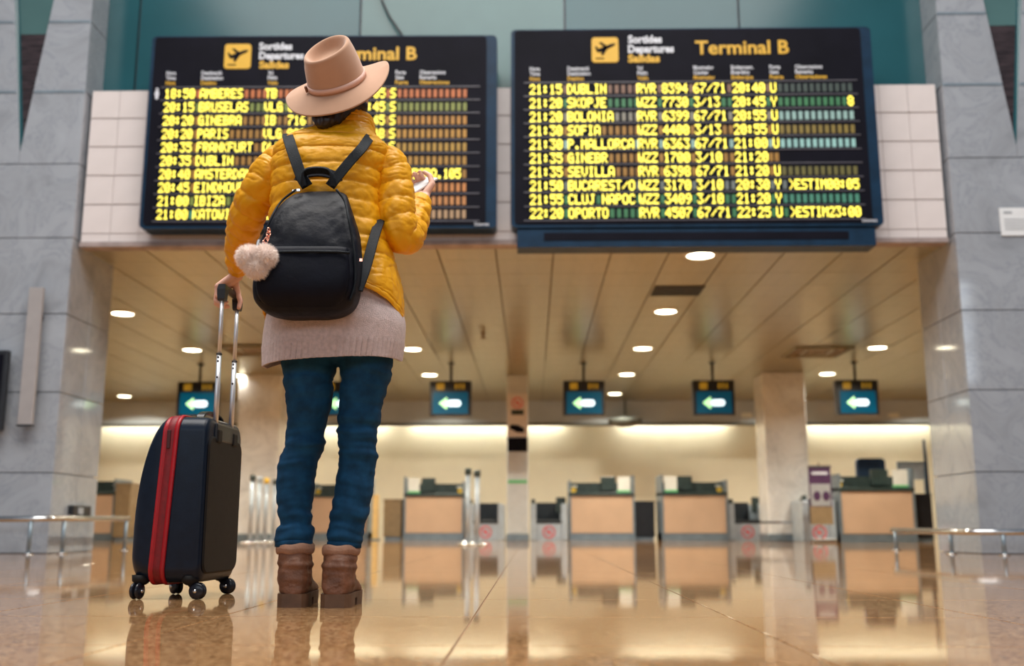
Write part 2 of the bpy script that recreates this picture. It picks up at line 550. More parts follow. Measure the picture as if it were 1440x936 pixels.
# --- white tiled facade above the opening
facade = tag(MB().box(-4.27, 3.89, 9.312, 9.42, CZ - 0.02, 4.415).build('wall_front', M['tile_grout']), kind='structure')
MB().box(-4.27, 3.89, 9.28, 9.44, CZ - 0.035, CZ + 0.012).build('soffit_edge', M['tile_grout'], facade)
FW_, FH = 0.272, 0.29
wb = MB().box(0.0018, FW_ - 0.0018, 9.30, 9.314, 0.0055, FH - 0.0055, 0.0015)
wt = link_mesh('wall_tile', wb.v, wb.f, M['wall_tile'], facade, origin=(0, 9.30, 0)).data
bpy.data.objects.remove(bpy.data.objects['wall_tile'])
wb = MB().box(0.0018, FW_ - 0.0018, 9.30, 9.314, 0.0055, 0.098, 0.0015)
wt2 = link_mesh('wall_tile', wb.v, wb.f, M['wall_tile'], facade, origin=(0, 9.30, 0)).data
bpy.data.objects.remove(bpy.data.objects['wall_tile'])
for i in range(30):
    for j in range(6):
        z = 4.415 - (j + 1) * FH
        if j < 5: piece('wall_tile', wt, (-4.27 + i * FW_, 9.30, z), facade)
        else: piece('wall_tile', wt2, (-4.27 + i * FW_, 9.30, 4.415 - 5 * FH - 0.10), facade)

# --- teal glazing set back above the facade
win = tag(MB().box(-4.4, 4.0, 9.62, 9.68, 4.38, 7.2).build('window_1', M['dark_metal']), kind='structure')
xs = [-4.32, -3.98, -1.72, 0.35, 2.1, 3.95]
for k in range(5):
    MB().box(xs[k] + 0.012, xs[k + 1] - 0.012, 9.58, 9.62, 4.40, 7.2).build('glass_pane', M['teal_light'] if k in (2,) else M['teal'], win)  # middle pane paler: light from behind the glass put into its colour
c = MB().tube([W(532, -18, 9.5), W(538, 3, 9.5), W(548, 24, 9.5), W(562, 44, 9.5), W(572, 62, 9.5)], 0.012, 8).build('hanging_cable', M['black'], smooth=True)
tag(c, 'thin dark cable drooping in front of the teal glass above the hat', 'cable')

# --- marble pillars with a V shaped notch
ROWS = [0.0, 0.71, 1.44, 2.17, 2.90, 3.63, 4.36, 5.09, 5.82, 6.6]
APEX, SLOPE = 3.75, 0.124


def pillar(name, x0, x1, xc, inner):
    core = tag(MB().box(x0 + 0.03, x1 - 0.03, PY + 0.045, PY + 0.93, 0, 6.6).build(name, M['joint']), kind='structure')
    hw = lambda z: max(0.0, (z - APEX) * SLOPE)
    g = 0.004
    for k in range(len(ROWS) - 1):
        z0, z1 = ROWS[k] + g, ROWS[k + 1] - g
        if z1 < APEX:
            MB().box(x0, x1, PY, PY + 0.04, z0, z1, 0.003).build('marble_slab', M['marble'], core)
        else:
            L = [(x0, z0)] + ([(xc - g / 2, z0), (xc - g / 2, APEX)] if z0 < APEX else [(xc - hw(z0), z0)]) + [(xc - hw(z1), z1), (x0, z1)]
            R = ([(xc + g / 2, z0)] if z0 < APEX else [(xc + hw(z0), z0)]) + [(x1, z0), (x1, z1), (xc + hw(z1), z1)] + ([(xc + g / 2, APEX)] if z0 < APEX else [])
            MB().prism(L, PY, PY + 0.04).build('marble_slab', M['marble'], core)
            MB().prism(R, PY, PY + 0.04).build('marble_slab', M['marble'], core)
        for yy0, yy1 in ((PY + 0.042, PY + 0.50), (PY + 0.504, PY + 0.96)):
            xa, xb = (x1 - 0.03, x1) if inner > 0 else (x0, x0 + 0.03)
            if not (yy0 > PY + 0.4 and z0 > 4.4):
                MB().box(xa, xb, yy0, yy1 if z0 < 4.3 else PY + 0.38, z0, z1, 0.003).build('marble_slab', M['marble'], core)
    for zz in (4.36, 5.09):
        for sx in (-1, 1):
            a, b = (x0, xc - hw(zz) - 0.01) if sx < 0 else (xc + hw(zz) + 0.01, x1)
            MB().box(a, b, PY - 0.006, PY + 0.01, zz - 0.014, zz + 0.014, 0.003).build('steel_strip', M['plinth'], core)
    # the notch: dark glass below, teal pane above, framed on one side
    zt = 4.98
    MB().prism([(xc, APEX + 0.02), (xc + hw(zt), zt), (xc - hw(zt), zt)], PY + 0.036, PY + 0.044).build('notch_glass', M['notch'], core)
    MB().prism([(xc - hw(zt), zt), (xc + hw(zt), zt), (xc + hw(6.6), 6.6), (xc - hw(6.6), 6.6)], PY + 0.034, PY + 0.044).build('notch_glass', M['teal_light'], core)
    s = -1 if inner > 0 else 1
    q = lambda z, d: xc + s * (hw(z) - d)
    MB().add([(q(APEX, 0), PY + 0.002, APEX), (q(6.6, 0), PY + 0.002, 6.6), (q(6.6, 0.05), PY + 0.035, 6.6), (q(APEX + 0.05, 0.012), PY + 0.035, APEX + 0.1)],
             [(0, 1, 2, 3)]).build('notch_reveal', M['teal'], core)
    return core


pillar('wall_pillar_left', -5.52, -4.30, -4.88, 1)
pillar('wall_pillar_right', 3.92, 5.22, 4.56, -1)
for a, b, n in ((-14, -5.53, 'wall_front_left'), (5.23, 14, 'wall_front_right')):
    tag(MB().box(a, b, 9.36, 9.415, 0, 6.6).build(n, M['marble']), kind='structure')

# --- rear wall of the tall hall with its band of windows (seen in the polished marble)
tag(MB().box(-14, 14, -13.3, -13.0, 0, 4.6).build('wall_rear', M['hallwall']), kind='structure')
tag(MB().box(-14, 14, -13.3, -13.0, 7.9, 9.6).build('wall_rear_upper', M['hallwall']), kind='structure')
fr = MB()
for k in range(24): fr.box(-14 + k * 1.217 - 0.05, -14 + k * 1.217 + 0.05, -13.2, -13.05, 4.6, 7.9)
for zz in (5.65, 6.75): fr.box(-14, 14, -13.2, -13.05, zz, zz + 0.1)
tag(fr.build('window_2', M['dark_metal']), kind='structure')

# ================================================================== lights of the place
lens_prof = [(0.001, -0.012), (0.115, -0.010), (0.118, 0.0)]
n_l = 0
LL = []
for X in (-5.12, -1.79, 1.67, 5.16):
    for Y in (9.81, 12.47, 15.14, 17.77, 20.4): LL.append((X, Y))
LL += [(-8.3, 18.7), (-8.3, 20.6), (-8.3, 15.1), (8.3, 17.77), (8.3, 20.4)]
root0 = None
names = {-5.12: 'left of the traveller', -1.79: 'just right of the traveller', 1.67: 'under the right hand board', 5.16: 'beside the right pillar', -8.3: 'behind the left pillar', 8.3: 'behind the right pillar'}
rown = {9.81: 'first and largest', 12.47: 'second', 15.14: 'third', 15.1: 'third', 17.77: 'fourth', 18.7: 'fourth', 20.4: 'farthest', 20.6: 'farthest'}
for X, Y in LL:
    if X in (-8.3,) and Y == 15.1: continue
    if X == 8.3: continue
    if Y == 9.81 and X < 0: continue
    lab = 'round glowing ceiling downlight, %s of the row %s' % (rown[Y], names[X])
    if root0 is None:
        root0 = empty('ceiling_light', (0, 0, CZ))
        MB().lathe((0, 0, CZ), [(0.132, 0.004), (0.132, -0.016), (0.142, -0.020), (0.159, -0.010), (0.165, 0.0), (0.165, 0.004)], 28).build('trim_ring', M['lamp_ring'], root0, True)
        MB().lathe((0, 0, CZ), [(0.001, -0.012), (0.08, -0.013), (0.133, -0.009), (0.133, 0.002), (0.001, 0.002)], 28).build('lens', M['lamp'], root0, True)
        o = root0
    else:
        o = copy_tree(root0)
    o.location = (X, Y, CZ)
    tag(o, lab, 'ceiling light', 'round downlights in the low ceiling')
# lamps' own light: one wide soft spot under each visible downlight
for X, Y in LL:
    d = bpy.data.lights.new('downlight_lamp', 'AREA')
    d.shape = 'DISK'; d.size = 0.22; d.energy = 62; d.color = (1.0, 0.93, 0.76); d.spread = math.radians(150)
    o = bpy.data.objects.new('downlight_lamp', d); COL.objects.link(o); o.location = (X, Y, CZ - 0.03)
# cove tubes hidden behind the bulkhead wash the back wall
segs = [(-9.7, -7.2), (-6.4, -3.2), (-2.75, 0.72), (1.95, 4.35), (6.0, 8.9)]
for k, (a, b) in enumerate(segs):
    o = MB().tube([(a, 22.78, 2.565), (b, 22.78, 2.565)], 0.022, 10).build('cove_tube_light', M['cove'])
    tag(o, 'hidden tube light washing the back wall ' + ('at its far left end', 'left of the cream column behind the suitcase handle', 'around the slim column', 'left of the marble column on the right', 'behind the purple banner and navy chair')[k], 'tube light', 'cove tubes behind the bulkhead')

# ceiling fittings
v = empty('ceiling_vent', (1.66, 11.37, CZ), 'dark square open vent in the ceiling under the right hand board', 'vent')
MB().box(1.38, 1.94, 11.13, 11.62, CZ - 0.006, CZ + 0.004).build('dark_opening', M['black'], v)
for k in range(5): MB().box(1.38, 1.94, 11.16 + k * 0.1, 11.17 + k * 0.1, CZ - 0.014, CZ - 0.005).build('louvre', M['dark_metal'], v)


def diffuser(X, Y, lab):
    v = empty('air_diffuser', (X, Y, CZ), lab, 'air diffuser')
    for k, s in enumerate((0.44, 0.33, 0.22, 0.11)):
        b = MB(); t = 0.035; z0 = CZ - 0.03 + k * 0.005
        b.box(X - s, X + s, Y - s, Y - s + t, z0, CZ - 0.003); b.box(X - s, X + s, Y + s - t, Y + s, z0, CZ - 0.003)
        b.box(X - s, X - s + t, Y - s + t, Y + s - t, z0, CZ - 0.003); b.box(X + s - t, X + s, Y - s + t, Y + s - t, z0, CZ - 0.003)
        b.build('diffuser_ring', M['brown_box'] if k % 2 else M['ceil'], v)
    MB().box(X - 0.42, X + 0.42, Y - 0.42, Y + 0.42, CZ - 0.007, CZ - 0.003).build('dark_opening', M['ceil_joint'], v)


diffuser(4.36, 15.5, 'square air conditioning diffuser in the ceiling near the right pillar')
diffuser(-4.2, 15.2, 'square air conditioning diffuser in the ceiling behind the suitcase handle')
sp = MB().lathe((-0.66, 13.85, CZ), [(0.02, 0), (0.035, -0.01), (0.02, -0.03), (0.015, -0.07), (0.045, -0.075), (0.045, -0.085), (0.001, -0.09)], 14).build('sprinkler_head', M['brown_box'], smooth=True)  # pendent sprinkler head under the ceiling
tag(sp, 'small sprinkler head hanging from the ceiling above the white column', 'sprinkler')

# ================================================================== departure boards
DIM = {}


def dim_mat(c):
    if c not in DIM: DIM[c] = mat('unlit_cell', tuple(v * 0.3 for v in c), 0.5, emit=0.75, ecolor=c, var=0.35, scale=9)  # blank cells glow dimly: the backlight is put into their emission
    return DIM[c]


def rounded_rect(x0, x1, z0, z1, r, n=5):
    P = []
    for cx, cz, a0 in ((x1 - r, z0 + r, -90), (x1 - r, z1 - r, 0), (x0 + r, z1 - r, 90), (x0 + r, z0 + r, 180)):
        for k in range(n + 1):
            a = math.radians(a0 + 90 * k / n); P.append((cx + r * math.cos(a), cz + r * math.sin(a)))
    return P


FIELDS = [0, 5.7, 16.2, 20.0, 24.75, 30.6, 36.3, 38.25]
NCH = [5, 10, 3, 4, 5, 5, 1, 11]


def board(loc, label, box, yf, rot, rows, xs, pitch, row_z, gh, icon, lines, term, heads, hz):
    root = empty('departure_board', loc, label, 'departure board', 'departure boards on the tiled facade')
    x0, x1, z0, z1 = box
    piv = Vector(((x0 + x1) / 2, yf, 0))
    R = Matrix.Translation(piv) @ Matrix.Rotation(rot, 4, 'Z') @ Matrix.Translation(-piv)
    MB().prism(rounded_rect(x0, x1, z0, z1, 0.045), yf + 0.01, yf + 0.22).xf(R).build('case', M['board_blue'], root)
    MB().prism(rounded_rect(x0 + 0.035, x1 - 0.10, z0 + 0.03, z1 - 0.015, 0.035), yf, yf + 0.02).xf(R).build('face', M['board'], root)
    dz = (row_z[0] - row_z[-1]) / 9
    rl = [row_z[0] + dz / 2 - dz * k for k in range(11)]
    for z in rl:
        MB().box(x0 + 0.12, x1 - 0.16, yf - 0.008, yf + 0.002, z - 0.005, z + 0.005).xf(R).build('row_rail', M['board_rail'], root)
    y = yf - 0.004
    dot = gh / 7
    for k, (cells, colr, obs_dim) in enumerate(rows):
        zt = row_z[k] + gh / 2
        used = set()
        for fi, s in enumerate(cells):
            if not s: continue
            b = MB()
            for ci, ch in enumerate(s):
                if ch == ' ': continue
                cx = xs + (FIELDS[fi] + ci * (0.955 if fi == 7 else 1)) * pitch
                used.add((fi, ci))
                hx = FONT[ch]
                for col in range(5):
                    bits = int(hx[2 * col:2 * col + 2], 16)
                    for rr in range(7):
                        if bits >> rr & 1:
                            xa = cx + col * pitch * 0.168; za = zt - rr * dot
                            xb = xa + pitch * 0.168 * 0.94
                            b.add([(xa, y - 0.003, za - dot * 0.94), (xb, y - 0.003, za - dot * 0.94), (xb, y - 0.003, za), (xa, y - 0.003, za)], [(0, 1, 2, 3)])
            if b.v: tag(b.xf(R).build('lit_characters', M['led'], root), kind='stuff')
        cb_, co_ = MB(), MB()
        spots = []
        for fi in range(8):
            for ci in range(NCH[fi]):
                if (fi, ci) not in used: spots.append((fi, FIELDS[fi] + ci * (0.955 if fi == 7 else 1)))
        for g in (5.05, 15.75, 19.3, 24.05, 29.8, 35.6, 37.3): spots.append((7 if g > 36 else 0, g - 0.12 if g != 37.3 else g))
        for fi, p in spots:
            xa = xs + (p + 0.17) * pitch; xb = xa + pitch * 0.56
            za, zb = zt - gh * 0.93, zt - gh * 0.1
            (co_ if fi == 7 else cb_).box(xa, xb, y - 0.002, y + 0.004, za, zb)
        if cb_.v: tag(cb_.xf(R).build('dim_glow_cells', dim_mat(colr), root), kind='stuff')
        if co_.v and obs_dim: tag(co_.xf(R).build('dim_glow_cells', dim_mat(obs_dim), root), kind='stuff')
    # header
    ix0, ix1, iz0, iz1 = icon
    ic = MB().prism(rounded_rect(ix0, ix1, iz0, iz1, 0.03), y - 0.004, y + 0.004).xf(R).build('departure_icon', M['amber'], root)
    s = ix1 - ix0
    P = lambda pts: [(ix0 + a * s, iz0 + b * s) for a, b in pts]
    pl = MB()
    pl.prism(P([(0.16, 0.50), (0.22, 0.40), (0.34, 0.41), (0.84, 0.66), (0.90, 0.73), (0.82, 0.75), (0.70, 0.72)]), y - 0.009, y - 0.003)   # fuselage
    pl.prism(P([(0.36, 0.50), (0.36, 0.28), (0.43, 0.28), (0.63, 0.60), (0.55, 0.64)]), y - 0.009, y - 0.003)                            # wing
    pl.prism(P([(0.50, 0.57), (0.62, 0.62), (0.37, 0.80), (0.27, 0.79)]), y - 0.009, y - 0.003)
    pl.prism(P([(0.16, 0.50), (0.30, 0.46), (0.18, 0.64), (0.12, 0.63)]), y - 0.009, y - 0.003)                                           # tail
    pl.prism(P([(0.14, 0.13), (0.46, 0.13), (0.46, 0.17), (0.14, 0.17)]), y - 0.009, y - 0.003)
    pl.xf(R).build('airplane_symbol', M['board'], ic)
    for (t, px, pz, wd, h), mm in zip(lines, (M['white_print'], M['white_print'], M['amber'])):
        text('header_text', t, (px, y - 0.003, pz), h, mm, root, 0.004 * h / 0.1, wd, R)
    text('terminal_text', 'Terminal B', (term[0], y - 0.003, term[1]), term[2], M['amber'], root, 0.004, term[3], R)
    for (p, wd, t3) in heads:
        for q, (t, mm) in enumerate(zip(t3, (M['white_print'], M['white_print'], M['amber']))):
            text('column_heading', t, (p, y - 0.003, hz[q]), 0.055, mm, root, 0.001, wd[q], R)
    return root, R


HEADS = [('Hora', 'Time', 'Hora'), ('Destinació', 'Destination', 'Destino'), ('Vol', 'Flight', 'Vuelo'), ('Mostrador', 'Counter', 'Mostrador'),
         ('Embarcam.', 'Boarding', 'Embarque'), ('Porta', 'Gate', 'Puerta'), ('Observacions', 'Remarks', 'Observaciones')]
HW = [(15, 15, 15), (32, 34, 24), (8, 15, 16), (30, 22, 31), (33, 27, 32), (16, 13, 20), (40, 26, 46)]
BR, GN, OR, WT, GY, RD, OL = (0.20, 0.10, 0.06), (0.03, 0.17, 0.06), (0.34, 0.16, 0.015), (0.27, 0.42, 0.38), (0.13, 0.15, 0.14), (0.50, 0.13, 0.025), (0.19, 0.23, 0.035)
DGY, TL = (0.035, 0.055, 0.045), (0.05, 0.22, 0.14)
YR = 9.0
rowsR = [(['21:15', 'DUBLIN', 'RYR', '8394', '67/71', '20:40', 'U', ''], BR, DGY),
         (['21:20', 'SKOPJE', 'WZZ', '7730', '3/13', '20:45', 'Y', '          8'], GN, GN),
         (['21:20', 'BOLONIA', 'RYR', '6399', '67/71', '20:55', 'U', ''], (0.23, 0.21, 0.16), WT),
         (['21:30', 'SOFIA', 'WZZ', '4400', '3/13', '20:55', 'U', ''], OR, (0.22, 0.15, 0.02)),
         (['21:30', 'P.MALLORCA', 'RYR', '6363', '67/71', '21:00', 'U', ''], WT, (0.28, 0.50, 0.46)),
         (['21:35', 'GINEBRA'[:6], 'WZZ', '1700', '3/10', '21:20', '', ''], OR, None),
         (['21:35', 'SEVILLA', 'RYR', '6398', '67/71', '21:20', 'U', ''], OR, (0.13, 0.11, 0.02)),
         (['21:50', 'BUCAREST/O', 'WZZ', '3170', '3/10', '20:30', 'Y', '>ESTIM00:05'], GY, GY),
         (['21:55', 'CLUJ NAPOC', 'WZZ', '3409', '3/10', '21:20', 'Y', ''], GN, TL),
         (['22:20', 'OPORTO', 'RYR', '4507', '67/71', '22:25', 'U', '>ESTIM23:00'], GN, GN)]
xR = lambda px, py=120: WX(px, py, YR)
zR = lambda py, px=970: WZ(px, py, YR)
pR = (xR(745 + 9.33 * 48, 125) - xR(745, 125)) / 48
rzR = [zR(126 + 19.35 * k, 760) for k in range(10)]
bdR, RR = board((1.5, 9.1, 2.9), 'departure board with Terminal B title in full view and a dark blue shelf below it',
                (xR(718.5, 180), xR(1234, 180), zR(318), zR(39)), YR, 0, rowsR, xR(745, 125), pR, rzR, zR(126) - zR(139.6),
                (xR(832, 70), xR(869.5, 70), zR(87), zR(52)),
                [('Sortides', xR(883, 55), zR(60), xR(931) - xR(883), 0.105), ('Departures', xR(883, 70), zR(73.5), xR(948) - xR(883), 0.105), ('Salidas', xR(883, 82), zR(87), xR(928) - xR(883), 0.105)],
                (xR(977.5, 66), zR(76.5), 0.19, xR(1109, 66) - xR(977.5, 66)),
                [(xR(px, 102), [v * 0.00635 for v in HW[i]], HEADS[i]) for i, px in enumerate((745, 798, 896, 975, 1028, 1082, 1118))],
                [zR(98), zR(105), zR(112)])
MB().box(xR(727, 330), xR(1233, 330), YR + 0.03, YR + 0.26, zR(345), zR(319)).build('lower_shelf', M['board_blue'], bdR)
MB().box(xR(765, 330), xR(1195, 330), YR + 0.024, YR + 0.04, zR(336), zR(325)).build('shelf_slot', M['board'], bdR)
text('maker_text', 'Sistemes', (xR(1212, 312), YR - 0.006, zR(313.5)), 0.05, M['white_print'], bdR, 0, 0.135)

YL = 9.05
rowsL = [(['18:50', 'AMBERES', 'TB', '', '', '18:05', 'S', ''], RD, RD),
         (['20:15', 'BRUSELAS', 'VLG', '8988', '37/45', '19:45', 'S', ''], OL, (0.22, 0.24, 0.04)),
         (['20:20', 'GINEBRA', 'IB', '716', '51/53', '19:45', 'S', ''], OR, (0.46, 0.20, 0.02)),
         (['20:20', 'PARIS', 'VLG', '8020', '37/45', '19:48', 'S', ''], OR, (0.46, 0.22, 0.02)),
         (['20:35', 'FRANKFURT', 'DLH', '1135', '21/25', '20:05', 'S', ''], OR, (0.40, 0.22, 0.02)),
         (['20:35', 'DUBLIN', 'EIN', '567', '60/62', '20:05', '', ''], OR, (0.40, 0.20, 0.02)),
         (['20:40', 'AMSTERDAM', 'KLM', '1672', '26/30', '20:10', '', 'EMBARQ.105 '], OR, OR),
         (['20:45', 'EINDHOVEN', 'TRA', '5088', '31/33', '20:15', '', ''], OR, (0.52, 0.19, 0.04)),
         (['21:00', 'IBIZA', 'VLG', '3514', '37/45', '20:30', '', ''], OL, (0.50, 0.20, 0.05)),
         (['21:00', 'KATOWICE', 'WZZ', '1092', '3/10', '20:30', '', ''], TL, (0.40, 0.24, 0.12))]
rotL = math.radians(0.7)
xL = lambda px, py=130: WX(px, py, YL)
zL = lambda py, px=455: WZ(px, py, YL)
pL = (xL(233 + 8.72 * 48, 133) - xL(233, 133)) / 48
rzL = [zL(131.5 + 18.85 * k) for k in range(10)]
bdL, RL = board((-2.0, 9.15, 2.9), 'departure board whose title is half hidden behind the camel hat',
                (xL(206, 180), xL(698.5, 180), zL(320.5), zL(49.5)), YL, rotL, rowsL, xL(233, 133), pL, rzL, zL(126) - zL(139.2),
                (xL(316.5, 79), xL(353.5, 79), zL(96.5), zL(62)),
                [('Sortides', xL(365, 65), zL(70), xL(412) - xL(365), 0.10), ('Departures', xL(365, 78), zL(83), xL(428) - xL(365), 0.10), ('Salidas', xL(365, 92), zL(96), xL(407) - xL(365), 0.10)],
                (xL(460, 75), zL(84.5), 0.185, xL(586, 75) - xL(460, 75)),
                [(xL(px, 110), [v * 0.0061 for v in HW[i]], HEADS[i]) for i, px in enumerate((235, 284, 377, 452, 503, 556, 590))],
                [zL(105), zL(112), zL(119)])
text('maker_text', 'Sistemes', (xL(667, 315), YL - 0.006, zL(318)), 0.05, M['white_print'], bdL, 0, 0.135, RL)
mb = MB()
gx, gz = xL(222, 133), zL(139)
mb.prism([(gx - .012, gz), (gx + .012, gz), (gx + .016, gz + .05), (gx - .016, gz + .05)], YL - .008, YL - .002)
mb.prism([(gx - .024, gz + .045), (gx + .024, gz + .045), (gx + .012, gz + .085), (gx - .012, gz + .085)], YL - .008, YL - .002)
mb.ball((gx, YL - .005, gz + .10), 0.014, 8)
mb.xf(RL).build('person_symbol', M['white_print'], bdL)

# ================================================================== hanging check-in monitors
def monitor(X, lab):
    Y0 = 16.45; zb, zt = 2.0, 2.565
    r = empty('check_in_monitor', (X, Y0 + 0.08, CZ), lab, 'monitor', 'monitors hanging over the check-in desks')
    MB().box(X - 0.335, X + 0.335, Y0, Y0 + 0.16, zb, zt, 0.012).build('housing', M['black'], r)
    MB().box(X - 0.285, X + 0.285, Y0 - 0.006, Y0 + 0.004, zb + 0.03, zb + 0.385).build('screen', M['screen_blue'], r)
    zc = zb + 0.20
    MB().prism([(X - 0.185, zc), (X - 0.06, zc - 0.10), (X - 0.045, zc), (X - 0.06, zc + 0.10)], Y0 - 0.012, Y0 - 0.005).build('arrow_head', M['arrow_green'], r)
    MB().prism(rounded_rect(X - 0.05, X + 0.17, zc - 0.052, zc + 0.052, 0.05), Y0 - 0.012, Y0 - 0.005).build('arrow_shaft', M['arrow_white'], r)
    hd = MB()
    hd.prism(rounded_rect(X - 0.23, X - 0.10, zb + 0.42, zb + 0.53, 0.02), Y0 - 0.008, Y0 + 0.002)
    for q in range(3):
        xx = X + 0.07 + q * 0.06
        hd.box(xx, xx + 0.035, Y0 - 0.008, Y0 + 0.002, zb + 0.43, zb + 0.52)
    hd.build('amber_display', M['amber_dim'], r)
    MB().tube([(X, Y0 + 0.08, zt - 0.01), (X, Y0 + 0.08, CZ)], 0.022, 10).build('pole', M['black'], r, True)
    MB().lathe((X, Y0 + 0.08, CZ), [(0.06, 0), (0.06, -0.012), (0.03, -0.02), (0.022, -0.03)], 14).build('ceiling_flange', M['black'], r, True)
    return r


for X, lab in ((-5.43, 'monitor with green arrow above the suitcase, behind its left handle tube'), (-3.10, 'monitor seen in the gap between the blue jeans'), (-1.31, 'monitor with green arrow between the traveller and the white column'),
               (0.85, 'monitor with green arrow just right of the white column'), (2.94, 'monitor with green arrow left of the marble column'), (5.24, 'monitor with green arrow nearest the right pillar')):
    monitor(X, lab)

# ================================================================== columns
def column(x0, x1, y, m, lab, bands):
    r = empty('column', ((x0 + x1) / 2, y + 0.2, 0), lab, 'column')
    w_ = x1 - x0
    MB().box(x0, x1, y, y + w_, 0.12, CZ, 0.02).build('shaft', m, r)
    MB().box(x0 - 0.012, x1 + 0.012, y - 0.012, y + w_ + 0.012, 0, 0.12, 0.006).build('base', M['plinth'], r)
    for z in bands: MB().box(x0 - 0.006, x1 + 0.006, y - 0.006, y + w_ + 0.006, z, z + 0.035).build('steel_band', M['chrome'], r)
    return r


cmid = column(-0.43, -0.06, 17.8, M['greycol'], 'slim pale column carrying a tall sign with a red prohibition circle', [])
MB().box(-0.41, -0.08, 17.79, 17.802, 0.98, 1.03).build('green_stripe', M['green'], cmid)
column(3.99, 4.71, 17.6, M['column'], 'wide cream marble column with a steel band near its foot', [0.30])
column(-5.12, -4.38, 17.7, M['column'], 'wide cream marble column half hidden behind the suitcase handle', [])


def prohibition(x, y, z, r, parent, name='prohibition_symbol'):
    b = MB()
    n = 24
    ring = lambda rr, yy: [Vector((x + rr * math.cos(2 * PI * k / n), yy, z + rr * math.sin(2 * PI * k / n))) for k in range(n)]
    b.loft([ring(r, y), ring(r, y - 0.008), ring(r * 0.78, y - 0.008), ring(r * 0.78, y)], caps=False)
    b.add([(x - r * .62, y - .007, z + r * .50), (x - r * .50, y - .007, z + r * .62), (x + r * .62, y - .007, z - r * .50), (x + r * .50, y - .007, z - r * .62)], [(0, 3, 2, 1), (0, 1, 3, 2)][:1])
    b.box(x - r * .35, x + r * .35, y - .004, y, z - r * .25, z + r * .22)
    return b.build(name, M['pinkred'], parent)


YS = 17.77
sx = lambda px: WX(px, 590, YS); sz = lambda py: WZ(727, py, YS)
sg = empty('column_sign', (sx(727), YS, sz(595)), 'tall pale sign board with red circle and dark pictures on the slim column', 'sign')
MB().box(sx(713), sx(742), YS, YS + 0.025, sz(614), sz(553)).build('sign_panel', M['pale_pink'], sg)
prohibition(sx(727.5), YS, sz(566), 0.10, sg)
MB().box(sx(719), sx(736.5), YS - 0.004, YS + 0.002, sz(583), sz(576)).build('printed_bar', M['deskdark'], sg)
MB().prism([(sx(716), sz(602)), (sx(727), sz(608)), (sx(737), sz(608)), (sx(737.5), sz(602)), (sx(728), sz(597)), (sx(718), sz(596.5))], YS - 0.004, YS + 0.002).build('printed_picture', M['board'], sg)
MB().box(sx(714), sx(741.5), YS - 0.004, YS + 0.022, sz(634.5), sz(615)).build('dark_panel', M['board'], sg)

# ================================================================== check-in desks
def desk(x0, x1, Y, mirror, lab):
    r = empty('check_in_desk', ((x0 + x1) / 2, Y + 0.4, 0), lab, 'check-in desk', 'check-in desks along the back')
    w_ = x1 - x0
    X = (lambda t: x0 + t * w_) if not mirror else (lambda t: x1 - t * w_)
    bx = lambda b, a, c, y0, y1, z0, z1, bv=0: b.box(min(X(a), X(c)), max(X(a), X(c)), y0, y1, z0, z1, bv)
    bx(MB(), 0.03, 0.97, Y + 0.02, Y + 0.75, 0.13, 0.80, 0.006).build('front_panel', M['beige'], r)
    bx(MB(), 0.0, 1.0, Y + 0.03, Y + 0.74, 0.0, 0.13).build('plinth', M['plinth'], r)
    bx(MB(), 0.0, 0.03, Y, Y + 0.76, 0.0, 1.17).build('side_post', M['plinth'], r)
    bx(MB(), 0.97, 1.0, Y, Y + 0.76, 0.0, 1.08).build('side_post', M['plinth'], r)
    bx(MB(), 0.0, 1.0, Y - 0.01, Y + 0.78, 0.80, 0.86, 0.006).build('desk_top', M['deskdark'], r)
    bx(MB(), 0.05, 0.97, Y + 0.30, Y + 0.36, 0.86, 1.05).build('upper_screen', M['deskdark'], r)
    bx(MB(), 0.27, 0.50, Y + 0.22, Y + 0.30, 0.90, 1.16, 0.01).build('computer_screen', M['deskdark'], r)
    bx(MB(), 0.06, 0.25, Y + 0.06, Y + 0.09, 0.90, 1.15).build('white_panel', M['white'], r)
    bx(MB(), 0.06, 0.26, Y + 0.055, Y + 0.095, 0.865, 0.90).build('green_strip', M['green'], r)
    MB().prism([(X(0.92) + 0.05 * math.cos(2 * PI * k / 16), 0.915 + 0.05 * math.sin(2 * PI * k / 16)) for k in range(16)], Y + 0.28, Y + 0.30).build('yellow_sticker', M['yellow'], r)
    bx(MB(), 0.86, 0.95, Y + 0.285, Y + 0.30, 0.97, 1.0).build('white_sticker', M['white'], r)
    return r


desk(-2.40, -1.27, 19.4, False, 'check-in desk left of the slim column, next to two silver posts')
desk(0.68, 1.88, 19.0, True, 'check-in desk under the monitor just right of the slim column')
desk(2.34, 3.54, 18.8, False, 'check-in desk left of the wide marble column on the right')
desk(4.92, 6.13, 16.7, True, 'check-in desk with a navy chair behind it, nearest the right pillar')
desk(-4.25, -3.12, 19.8, True, 'check-in desk seen between the jeans legs')
desk(-8.55, -7.37, 18.2, False, 'check-in desk half hidden behind the left pillar')


